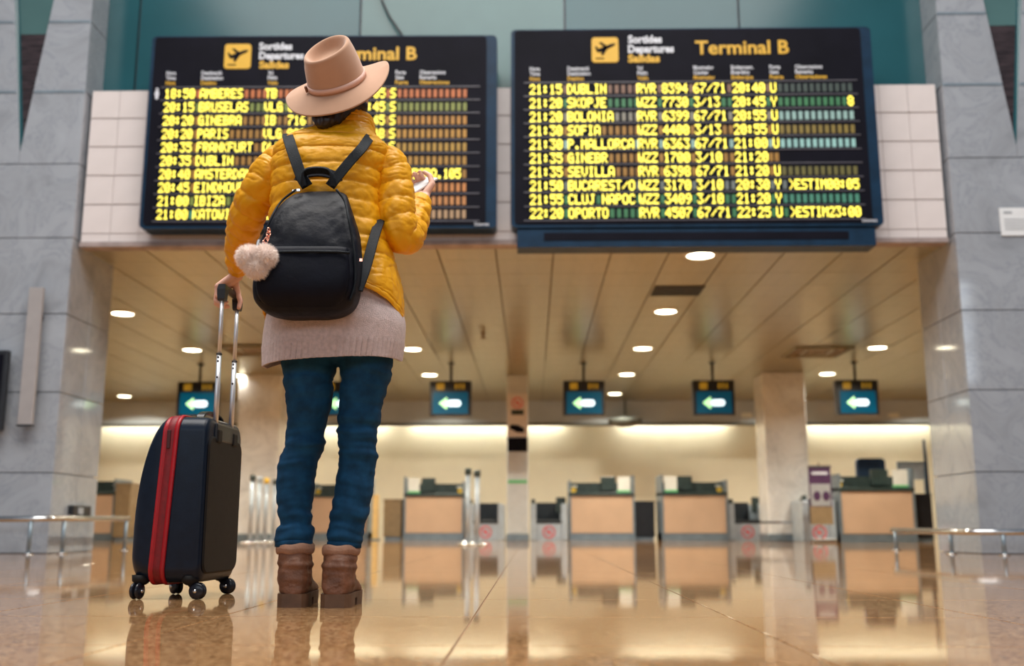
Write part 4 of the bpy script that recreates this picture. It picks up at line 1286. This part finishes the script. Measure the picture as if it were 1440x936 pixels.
TR = [  # row, left, right, half depth, centre depth
    (448, 373, 567, .158, 3.065), (430, 373, 568, .158, 3.065), (405, 374.5, 565, .155, 3.065), (380, 376, 559, .150, 3.067), (350, 379, 550, .146, 3.067), (315, 381.5, 541, .146, 3.067),
    (280, 383, 537, .146, 3.067), (250, 383, 540, .143, 3.067), (228, 383, 546, .136, 3.069), (212, 386, 549, .126, 3.071), (203, 393, 543, .116, 3.073), (197, 402, 535, .108, 3.076), (191, 416, 529, .100, 3.08),
    (184, 432, 526, .090, 3.084), (176, 441, 525, .084, 3.086), (167, 446, 524, .080, 3.085), (160, 449, 519, .078, 3.085), (159, 453, 513, .070, 3.085), (166, 457, 508, .062, 3.085)]
NTJ, NRJ = 180, 300
rings = []
z_sh = WZ(470, 205, PYc)
for (y, l, r, hd, yc) in interp_rows(TR, NRJ):
    a, b = W(l, y, PYc), W(r, y, PYc); c = (a + b) / 2; rx = (b - a).length / 2
    ring = []
    for k in range(NTJ):
        t = 2 * PI * k / NTJ
        ct, st = math.cos(t), math.sin(t)
        e = 0.82
        x = c.x + rx * math.copysign(abs(ct) ** e, ct); yy = yc + hd * math.copysign(abs(st) ** e, st)
        z = c.z
        low = max(0.0, min(1.0, (y - 352) / 96))
        z += low ** 1.3 * (0.085 * max(0, -st) ** 1.2 - 0.012 * max(0, ct))           # hem rides up at the back
        s0 = 0.0545
        wob = 0.006 * noise.noise(Vector((x * 6, yy * 6, z * 3)))
        q = puff((z + wob) / s0)
        if y > 365 and y < 436 and ct > 0.05:
            mix = min(1, (y - 365) / 18) * min(1, (ct - 0.05) / 0.2)
            q = q * (1 - mix) + 0.45 * puff((x * 0.9 + yy * 0.75) / 0.034) * mix
        if y >= 436: q = puff((y - 436) / 13.0) * 0.8
        if y < 186: q = puff((y - 160) / 9.0) * 0.5
        d = 0.0085 * q
        d += crease(x, yy, z) + 0.0035 * noise.noise(Vector((x * 24, yy * 24, z * 16))) + 0.0018 * noise.noise(Vector((x * 85, yy * 85, z * 40)))
        ring.append(Vector((x + ct * d, yy + st * d, z)))
    rings.append(ring)
jacket = MB().loft(rings, caps=False).build('jacket', M['puffer'], person, True)
sol = jacket.modifiers.new('thickness', 'SOLIDIFY'); sol.thickness = 0.008; sol.offset = -1


def sleeve(path, rad, seg, flat, wr, seed):
    n = 190
    P = smooth_path(path, n)
    rr = interp_rows([(r,) for r in rad], n)[:, 0]
    arc = [0.0]
    for i in range(1, n): arc.append(arc[-1] + (P[i] - P[i - 1]).length)
    m = 84
    t0 = (P[1] - P[0]).normalized()
    u = t0.cross(Vector((0, 1, 0))).normalized()
    rings = []
    for i, p in enumerate(P):
        t = (P[min(i + 2, n - 1)] - P[max(i - 2, 0)]).normalized()
        u = (u - t * u.dot(t)).normalized(); v = t.cross(u)
        end = arc[-1] - arc[i]
        ring = []
        for k in range(m):
            a = 2 * PI * k / m
            dirv = u * math.cos(a) + v * math.sin(a)
            ph = (arc[i] + 0.012 * math.sin(a + seed) + 0.004 * noise.noise(dirv * 2 + Vector((seed, 0, arc[i] * 8)))) / seg
            q = puff(ph) * 0.0085
            q += wr * noise.noise(Vector((math.cos(a) * 2.2 + seed, math.sin(a) * 2.2, arc[i] * 26))) + crease(p.x + dirv.x * .05, p.y + dirv.y * .05, p.z + dirv.z * .05)
            if end < 0.03: q = q * 0.4 - 0.004
            ring.append(p + dirv * (rr[i] + q))
        rings.append(ring)
    c = P[-1]
    tdir = (P[-1] - P[-4]).normalized()
    for f, back in ((0.93, 0.001), (0.8, -0.012), (0.7, -0.03)):
        rings.append([c + (q - c) * f + tdir * back for q in rings[n - 1]])
    b = MB(); b.loft(rings, caps=False)
    o = b.build('sleeve', M['puffer'], jacket, True)
    return o


sleeve([W(410, 228, 3.075), W(393, 231, 3.075), W(372, 258, 3.08), W(351, 296, 3.14), W(338, 340, 3.30), L_WR + Vector((0.006, -0.014, 0.016))],
       [0.050, 0.059, 0.062, 0.057, 0.049, 0.036], 0.056, 1, 0.006, 0.3)
sleeve([W(536, 228, 3.075), W(547, 230, 3.075), W(555, 260, 3.07), W(556, 300, 3.055), W(563, 330, 3.06), W(573, 331, 3.10), W(582, 309, 3.17), R_WR - (RD_ * 0.012)],
       [0.040, 0.055, 0.060, 0.061, 0.058, 0.055, 0.049, 0.038], 0.056, 1, 0.005, 2.1)

# ---- hat
HC = W(474, 115, 3.03)
ax = Vector((-0.20, -0.70, 0.69)).normalized()
fx = Vector((1, 0.08, 0.16)); fx = (fx - ax * fx.dot(ax)).normalized()
fy = ax.cross(fx)
HM = Matrix(((fx.x, fy.x, ax.x, HC.x), (fx.y, fy.y, ax.y, HC.y), (fx.z, fy.z, ax.z, HC.z), (0, 0, 0, 1)))
nth = 120
rings = []


def brim_pt(u, t):
    """u 0..1 from crown to edge"""
    ct, st = math.cos(t), math.sin(t)
    bx, by = 0.094 * (1 - u) + 0.172 * u, 0.106 * (1 - u) + 0.182 * u
    z = -0.004 + u ** 1.5 * (-0.030 * max(0, -st) ** 1.0 * (1 - 0.2 * ct) + 0.014 * max(0, ct) ** 1.6 - 0.004 * max(0, -ct) - 0.03 * max(0, st) ** 1.5) + 0.003 * u * math.sin(3 * t + 1)
    return Vector((bx * ct, by * st, z))


for u in np.linspace(1, 0, 22): rings.append([brim_pt(u, 2 * PI * k / nth) for k in range(nth)])
crown = [(0.985, 0.006), (0.972, 0.025), (0.950, 0.048), (0.920, 0.07), (0.885, 0.090), (0.85, 0.104), (0.82, 0.117), (0.775, 0.123), (0.72, 0.123), (0.66, 0.116), (0.60, 0.104), (0.53, 0.093), (0.44, 0.087), (0.30, 0.085), (0.15, 0.085), (0.004, 0.086)]
for (s_, h) in interp_rows(crown, 48):
    ring = []
    for k in range(nth):
        t = 2 * PI * k / nth
        ct, st = math.cos(t), math.sin(t)
        sx2 = s_ - (0.06 * max(0, st) ** 2 if s_ < 0.97 else 0) * min(1, h / 0.09)          # crown pinched towards the front
        hh = h * 0.90 + (0.006 * st + 0.011 * ct) * min(1, h / 0.1) * (1 if s_ > 0.6 else s_ / 0.6)
        ring.append(Vector((0.094 * sx2 * ct, 0.106 * s_ * st, hh)))
    rings.append(ring)
hat = MB().loft(rings, caps=False).xf(HM).build('hat', M['felt'], person, True)
sol = hat.modifiers.new('thickness', 'SOLIDIFY'); sol.thickness = 0.004; sol.offset = -1
bb = []
for (q, h) in ((0.985, 0.001), (1.022, 0.001), (1.012, 0.017), (0.975, 0.017)):
    bb.append([Vector((0.094 * q * math.cos(2 * PI * k / nth), 0.106 * q * math.sin(2 * PI * k / nth), h)) for k in range(nth)])
MB().loft(bb + [bb[0]], caps=False).xf(HM).build('hat_band', M['hatband'], hat, True)
MB().box(-0.101, -0.094, -0.03, -0.016, 0.0, 0.02, 0.002).xf(HM).build('band_knot', M['leather'], hat)

# ================================================================== backpack
BY = 2.85
bp = empty('backpack', W(436, 447, 2.88), 'black nylon backpack worn over the yellow jacket', 'backpack')
BR_ = [(262, 422, 474, 2.895, 2.93), (266, 412, 481, 2.875, 2.932), (275, 402, 487, 2.855, 2.935), (290, 391, 493, 2.835, 2.935), (308, 379.5, 498, 2.815, 2.935), (330, 371, 503, 2.80, 2.935), (357, 364.5, 507, 2.787, 2.935),
       (385, 360, 508, 2.778, 2.935), (408, 358.5, 506, 2.775, 2.935), (423, 360, 502, 2.78, 2.935), (434, 367, 494, 2.792, 2.93), (441, 379, 481, 2.81, 2.925), (445, 397, 463, 2.84, 2.91)]


def bag_rings(rows, n, m, e, disp):
    rings = []
    for (y, l, r, y0, y1) in interp_rows(rows, n):
        a, b = W(l, y, BY), W(r, y, BY); c = (a + b) / 2; rx = (b - a).length / 2; yc = (y0 + y1) / 2; ry = (y1 - y0) / 2
        ring = []
        for k in range(m):
            t = 2 * PI * k / m
            ct, st = math.cos(t), math.sin(t)
            x, yy = c.x + rx * math.copysign(abs(ct) ** e, ct), yc + ry * math.copysign(abs(st) ** e, st)
            d = disp(x, yy, c.z, ct, st, y)
            ring.append(Vector((x + ct * d, yy + st * d, c.z)))
        rings.append(ring)
    return rings


def bag_wr(x, y, z, ct, st, py):
    k = 1.0 if py < 352 else 0.35
    return k * (0.005 * noise.noise(Vector((x * 18 + z * 9, y * 10, z * 11))) + 0.003 * noise.noise(Vector((x * 45 - z * 20, y * 30, z * 22))))


MB().loft(bag_rings(BR_, 90, 120, 0.55, bag_wr)).build('main_body', M['bag'], bp, True)
PR_ = [(355, 376, 490, 2.795, 2.84), (357, 373, 494, 2.772, 2.84), (372, 370, 496, 2.762, 2.84), (395, 368, 497, 2.755, 2.84), (415, 369, 494, 2.757, 2.84), (428, 374, 487, 2.768, 2.84), (436, 385, 475, 2.79, 2.84), (439, 400, 460, 2.81, 2.84)]
fp_ = MB().loft(bag_rings(PR_, 50, 110, 0.5, lambda *a: 0.0015 * noise.noise(Vector((a[0] * 14, a[1] * 10, a[2] * 14))))).build('front_pocket', M['bag_plain'], bp, True)
MB().tube([W(374, 355, 2.768), W(400, 354, 2.762), W(440, 353.5, 2.76), W(475, 354, 2.764), W(492, 355.5, 2.772)], 0.004, 8).build('pocket_zip', M['strap'], fp_, True)
# piping along both front edges
for side, xs_ in ((-1, [(268, 418), (285, 397), (308, 383), (335, 373), (365, 367), (400, 363), (425, 367)]), (1, [(268, 474), (285, 486), (308, 491), (335, 496), (365, 500), (400, 500), (425, 493)])):
    MB().tube(smooth_path([W(x, y, 2.812 if y > 300 else 2.84) - Vector((0, 0.012, 0)) for y, x in xs_], 30), 0.0035, 8).build('piping', M['strap'], bp, True)
for x in (414, 420):
    MB().box(*(lambda p: (p.x - .005, p.x + .005, p.y - .006, p.y, p.z - .003, p.z + .003))(W(x, 269 - (x - 414) * .2, 2.862))).build('zip_pull', M['silver'], bp)
MB().box(*(lambda p: (p.x - .004, p.x + .004, p.y - .006, p.y + .002, p.z - .004, p.z + .004))(W(508, 366, 2.80))).build('strap_buckle', M['rosegold'], bp)


def ribbon(path, w_, th, wdir, n=40, name='strap', m=None, parent=None):
    P = smooth_path(path, n)
    rings = []
    for i, p in enumerate(P):
        t = (P[min(i + 1, n - 1)] - P[max(i - 1, 0)]).normalized()
        wd = Vector(wdir(i / (n - 1)) if callable(wdir) else wdir)
        wd = (wd - t * wd.dot(t)).normalized(); nn = t.cross(wd)
        h = w_ / 2
        rings.append([p + wd * h + nn * th * .3, p + wd * h * .9 + nn * th * .5, p - wd * h * .9 + nn * th * .5, p - wd * h + nn * th * .3, p - wd * h - nn * th * .3, p - wd * h * .9 - nn * th * .5, p + wd * h * .9 - nn * th * .5, p + wd * h - nn * th * .3])
    return MB().loft(rings).build(name, m or M['strap'], parent, False)


# grab handle with its slot
ribbon([W(428, 262, 2.875), W(426, 248, 2.87), W(432, 241, 2.868), W(447, 239, 2.866), W(461, 241, 2.868), W(467, 248, 2.87), W(468, 262, 2.875)], 0.024, 0.008, lambda u: (0.3 * math.cos(PI * u), -0.8, 0.45), 40, 'grab_handle', M['strap'], bp)
ribbon([W(418, 254, 2.90), W(424, 246, 2.90), W(447, 242, 2.90), W(468, 246, 2.90), W(476, 256, 2.90)], 0.03, 0.006, (0, 0.25, 1), 30, 'yoke', M['bag_plain'], bp)
# shoulder straps: over the shoulder, down the chest, back under the arm
ribbon([W(432, 262, 2.885), W(424, 248, 2.885), W(414, 220, 2.897), W(408, 202, 2.922), W(405, 191, 3.00), W(408, 193, 3.09), W(409, 225, 3.185), W(410, 290, 3.212), W(398, 345, 3.185), W(374, 375, 3.07), W(366, 395, 2.95), W(368, 408, 2.89)],
       0.034, 0.007, lambda u: (0.94, 0.05 * u, 0.33 if u < .35 else 0.0), 90, 'shoulder_strap', M['strap'], bp)
ribbon([W(464, 262, 2.885), W(473, 250, 2.885), W(492, 227, 2.892), W(509, 208, 2.908), W(519, 194, 2.98), W(522, 194, 3.08), W(522, 226, 3.185), W(522, 275, 3.205), W(539, 293, 3.12), W(533, 312, 3.00), W(525, 338, 2.925), W(514, 378, 2.875), W(503, 408, 2.85)],
       0.030, 0.007, lambda u: (0.77, 0.10, -0.63) if u < 0.4 else (0.93, -0.12, -0.37), 100, 'shoulder_strap', M['strap'], bp)

# ---- pompom charm
pm = empty('pompom_charm', W(378, 322, 2.79), 'pale pink fur pompom charm hanging from the backpack zip', 'charm')
fb_ = MB()
rnd = random.Random(5)
lobes = [(W(350, 362, 2.745), 0.036), (W(372, 361, 2.745), 0.036), (W(361, 375, 2.745), 0.035)]
core_ = MB()
for c, r in lobes: core_.ball(c, r * 0.82, 18)
fuse('fur_core', core_, 0.004, M['fur'], pm, None, 3)
for i in range(9000):
    c, r = lobes[i % 3]
    d = Vector((rnd.gauss(0, 1), rnd.gauss(0, 1), rnd.gauss(0, 1))).normalized()
    base = c + d * r * 0.74
    d2 = (d + Vector((rnd.gauss(0, .28), rnd.gauss(0, .28), rnd.gauss(0, .28) - 0.1))).normalized()
    tip = base + d2 * r * rnd.uniform(0.32, 0.5)
    sd = d2.cross(Vector((rnd.gauss(0, 1), rnd.gauss(0, 1), rnd.gauss(0, 1)))).normalized() * 0.0009
    fb_.add([base - sd, base + sd, tip], [(0, 1, 2)])
tag(fb_.build('fur', M['fur'], pm), kind='stuff')
for i, (x, y) in enumerate(((378, 324), (377.5, 329), (376.5, 334), (374, 338), (371, 342))):
    p = W(x, y, 2.757 - 0.001 * i)
    q = [p + Vector((0.0055 * math.cos(2 * PI * k / 12) * (1 if i % 2 else 0.5), 0.004 * math.cos(2 * PI * k / 12) * (0 if i % 2 else 1), 0.008 * math.sin(2 * PI * k / 12))) for k in range(13)]
    MB().tube(q, 0.0018, 6).build('chain_link', M['rosegold'], pm, True)
ribbon([W(364, 337, 2.752), W(362, 344, 2.745), W(360, 350, 2.742)], 0.006, 0.002, (1, 0, 0), 8, 'tag_loop', M['print_grey'], pm)

# ---- phone in the right hand
PL = Vector((0.70, 0.38, 0.60)).normalized()
PN = Vector((-0.45, -0.66, 0.58)); PN = (PN - PL * PN.dot(PL)).normalized()
PW = PL.cross(PN)
nn_ = (Vector(RN_) - RD_ * Vector(RN_).dot(RD_)).normalized()
pc = R_WR + RD_ * 0.075 + nn_ * 0.024
PM = Matrix(((PW.x, PL.x, PN.x, pc.x), (PW.y, PL.y, PN.y, pc.y), (PW.z, PL.z, PN.z, pc.z), (0, 0, 0, 1)))
ph = empty('phone', pc, 'pale phone in a light case held in the right hand', 'phone')
MB().box(-0.034, 0.034, -0.070, 0.070, -0.004, 0.004, 0.003).xf(PM).build('case', M['phone'], ph)
MB().box(-0.031, 0.031, -0.064, 0.064, 0.0038, 0.0046).xf(PM).build('screen', M['phone'], ph)

# ================================================================== suitcase
SA = math.radians(2.0)
SP = Vector((-1.050, 3.30, 0))            # foot of the near right edge
SU = Vector((math.sin(SA), math.cos(SA), 0)); SV = Vector((math.cos(SA), -math.sin(SA), 0))
SW = 0.36
sc_ = lambda v, u, z: SP + SV * v + SU * u + Vector((0, 0, z))
su = empty('suitcase', sc_(-0.11, 0.18, 0), 'navy hard shell cabin suitcase with a red band and raised handle', 'suitcase')


def sil(inset_u, z0, z1, r, n=10):
    """rounded outline in (u, z)"""
    return rounded_rect(inset_u, SW - inset_u, z0, z1, r, n)


SHP = [(0.000, .016, .082, .562, .045), (-.004, .006, .066, .573, .05), (-.012, 0.0, .056, .579, .052), (-.03, 0, .052, .582, .052), (-.13, 0, .051, .582, .052), (-.155, .001, .051, .573, .055), (-.178, .004, .052, .547, .06),
       (-.200, .009, .054, .497, .065), (-.219, .017, .058, .425, .07), (-.233, .030, .068, .335, .07), (-.242, .05, .088, .250, .06), (-.245, .08, .115, .200, .035)]
rings = [[sc_(v, a, b) for a, b in sil(iu, z0, z1, r)] for (v, iu, z0, z1, r) in interp_rows(SHP, 70)]
MB().loft(rings).build('shell', M['shell'], su, True)
bkp = MB()
o1 = [sc_(0.0005, a, b) for a, b in sil(0.012, .078, .52, .04)]; o2 = [sc_(0.006, a, b) for a, b in sil(0.018, .084, .514, .036)]
bkp.loft([o1, o2]).build('back_panel', M['shell_back'], su)
# red zip band round the case
zl = sil(0, .051, .582, .052, 12)
n_ = len(zl)
prof_b = [(-0.030, -0.004), (-0.030, 0.005), (-0.026, 0.0075), (-0.019, 0.0075), (-0.016, 0.004), (0.016, 0.004), (0.019, 0.0075), (0.026, 0.0075), (0.030, 0.005), (0.030, -0.004)]
rings = []
for (dv, do) in prof_b:
    ring = []
    for k, (a, b) in enumerate(zl):
        a2, b2 = zl[(k + 1) % n_]; a1, b1 = zl[k - 1]
        nx_, nz_ = (b2 - b1), -(a2 - a1); L_ = math.hypot(nx_, nz_) or 1
        vv = -0.142 + 0.024 * (b - .05) / .5 + dv * 0.86
        top = 0.0
        if b > 0.5 and vv < -0.12: top = -0.009 * (-(vv + .12) / .022) * max(0, (b - .5) / .08) * 0.8
        ring.append(sc_(vv, a + nx_ / L_ * do, b + nz_ / L_ * do + top))
    rings.append(ring)
band = MB().loft(rings + [rings[0]], caps=False).build('zip_band', M['red'], su, True)
rings = []
for (dv, do) in ((-0.012, 0.0035), (-0.010, 0.0052), (0.010, 0.0052), (0.012, 0.0035)):
    ring = []
    for k, (a, b) in enumerate(zl):
        a2, b2 = zl[(k + 1) % n_]; a1, b1 = zl[k - 1]
        nx_, nz_ = (b2 - b1), -(a2 - a1); L_ = math.hypot(nx_, nz_) or 1
        ring.append(sc_(-0.142 + 0.024 * (b - .05) / .5 + dv, a + nx_ / L_ * do, b + nz_ / L_ * do))
    rings.append(ring)
MB().loft(rings, caps=False).build('zip_tape', M['red_dark'], band, True)
MB().box(-0.006, 0.006, -0.003, 0.003, -0.03, 0.03, 0.002).xf(Matrix.Translation(sc_(-0.124, -0.006, 0.505))).build('zip_pull', M['pull'], band)
# handle: two telescopic tubes, caps and grip
HT = 1.035
for u in (0.095, 0.255):
    MB().tube([sc_(-0.008, u, 0.53), sc_(-0.008, u, 0.80)], 0.0085, 12, flat=1.25, ref=(0, 1, 0)).build('lower_tube', M['tube'], su, True)
    up_ = MB().tube([sc_(-0.008, u, 0.79), sc_(-0.008, u, HT - 0.03)], 0.0068, 12, flat=1.25, ref=(0, 1, 0)).build('upper_tube', M['tube'], su, True)
    MB().tube([sc_(-0.008, u, 0.797), sc_(-0.008, u, 0.802)], 0.0098, 12, flat=1.25).build('tube_ring', M['black'], su, True)
    for z in (0.788, 0.775, 0.72):
        MB().lathe(sc_(-0.008, u, z) + Vector((0, -0.0095, 0)), [(0.001, -0.0025), (0.0035, -0.002), (0.0035, 0.001)], 10, 'y').build('rivet_hole', M['black'], su, True)
    MB().loft([[sc_(-0.008 + a * q, u + b * q2, z) for a, b in ((-1, -1), (1, -1), (1, 1), (-1, 1))] for q, q2, z in ((.011, .012, HT - .052), (.013, .014, HT - .045), (.0145, .017, HT - .012), (.011, .013, HT + .006))]).build('handle_cap', M['black'], su)
    MB().box(-0.02, 0.012, u - 0.022, u + 0.022, 0.500, 0.545, 0.006).xf(Matrix.Translation(SP) @ Matrix.Rotation(-SA, 4, 'Z')).build('tube_socket', M['shell_back'], su)
MB().tube(smooth_path([sc_(-0.008, 0.085, HT - 0.012), sc_(-0.008, 0.13, HT - 0.004), sc_(-0.008, 0.175, HT - 0.003), sc_(-0.008, 0.22, HT - 0.004), sc_(-0.008, 0.265, HT - 0.012)], 20), 0.0135, 14, flat=1.0).build('grip', M['black'], su, True)
MB().box(-0.006, 0.008, 0.07, 0.29, 0.505, 0.565, 0.006).xf(Matrix.Translation(SP) @ Matrix.Rotation(-SA, 4, 'Z')).build('handle_recess', M['black'], su)
ribbon([sc_(-0.055, 0.075, 0.574), sc_(-0.055, 0.09, 0.594), sc_(-0.055, 0.13, 0.606), sc_(-0.055, 0.18, 0.608), sc_(-0.055, 0.23, 0.606), sc_(-0.055, 0.27, 0.594), sc_(-0.055, 0.285, 0.574)], 0.026, 0.008, (1, 0, 0), 30, 'carry_handle', M['black'], su)
# four spinner wheels
for (v, u, dx, dy) in ((-0.040, 0.035, 0.026, -0.006), (-0.205, 0.045, -0.004, -0.020), (-0.040, 0.325, 0.026, -0.005), (-0.205, 0.315, 0.018, -0.016)):
    b0 = sc_(v, u, 0)
    c = b0 + Vector((dx, dy, 0.0265))
    d = Vector((dx, dy, 0)).normalized(); axl = Vector((0, 0, 1)).cross(d).normalized()
    wh = empty('wheel', b0)
    wh.parent = su; wh.location = b0 - wpos(su)
    MB().lathe(b0, [(0.001, 0.075), (0.03, 0.075), (0.028, 0.056), (0.02, 0.048), (0.014, 0.044), (0.001, 0.044)], 18).build('swivel_mount', M['shell_back'], wh, True)
    for s_ in (-1, 1):
        prof_w = [(0.001, -0.006), (0.018, -0.006), (0.0245, -0.004), (0.0265, 0), (0.0245, 0.004), (0.018, 0.006), (0.009, 0.0085), (0.001, 0.0085)]
        rg = []
        for r_, h_ in prof_w:
            r_ = max(r_, 1e-4)
            rg.append([c + axl * (s_ * (0.009 + h_)) + (d * math.cos(2 * PI * k / 24) + Vector((0, 0, 1)) * math.sin(2 * PI * k / 24)) * r_ for k in range(24)])
        MB().loft(rg).build('tyre', M['wheel'], wh, True)
    MB().lathe((0, 0, 0), [(0.001, -0.0215), (0.006, -0.021), (0.006, 0.021), (0.001, 0.0215)], 12, 'y').xf(Matrix.Translation(c) @ Matrix.Rotation(math.atan2(axl.y, axl.x) - PI / 2, 4, 'Z')).build('hub', M['silver'], wh, True)
    MB().tube([b0 + Vector((0, 0, 0.055)), b0 + Vector((dx * 0.3, dy * 0.3, 0.045)), c + Vector((0, 0, 0.006))], [0.014, 0.013, 0.008], 10).build('fork', M['shell_back'], wh, True)
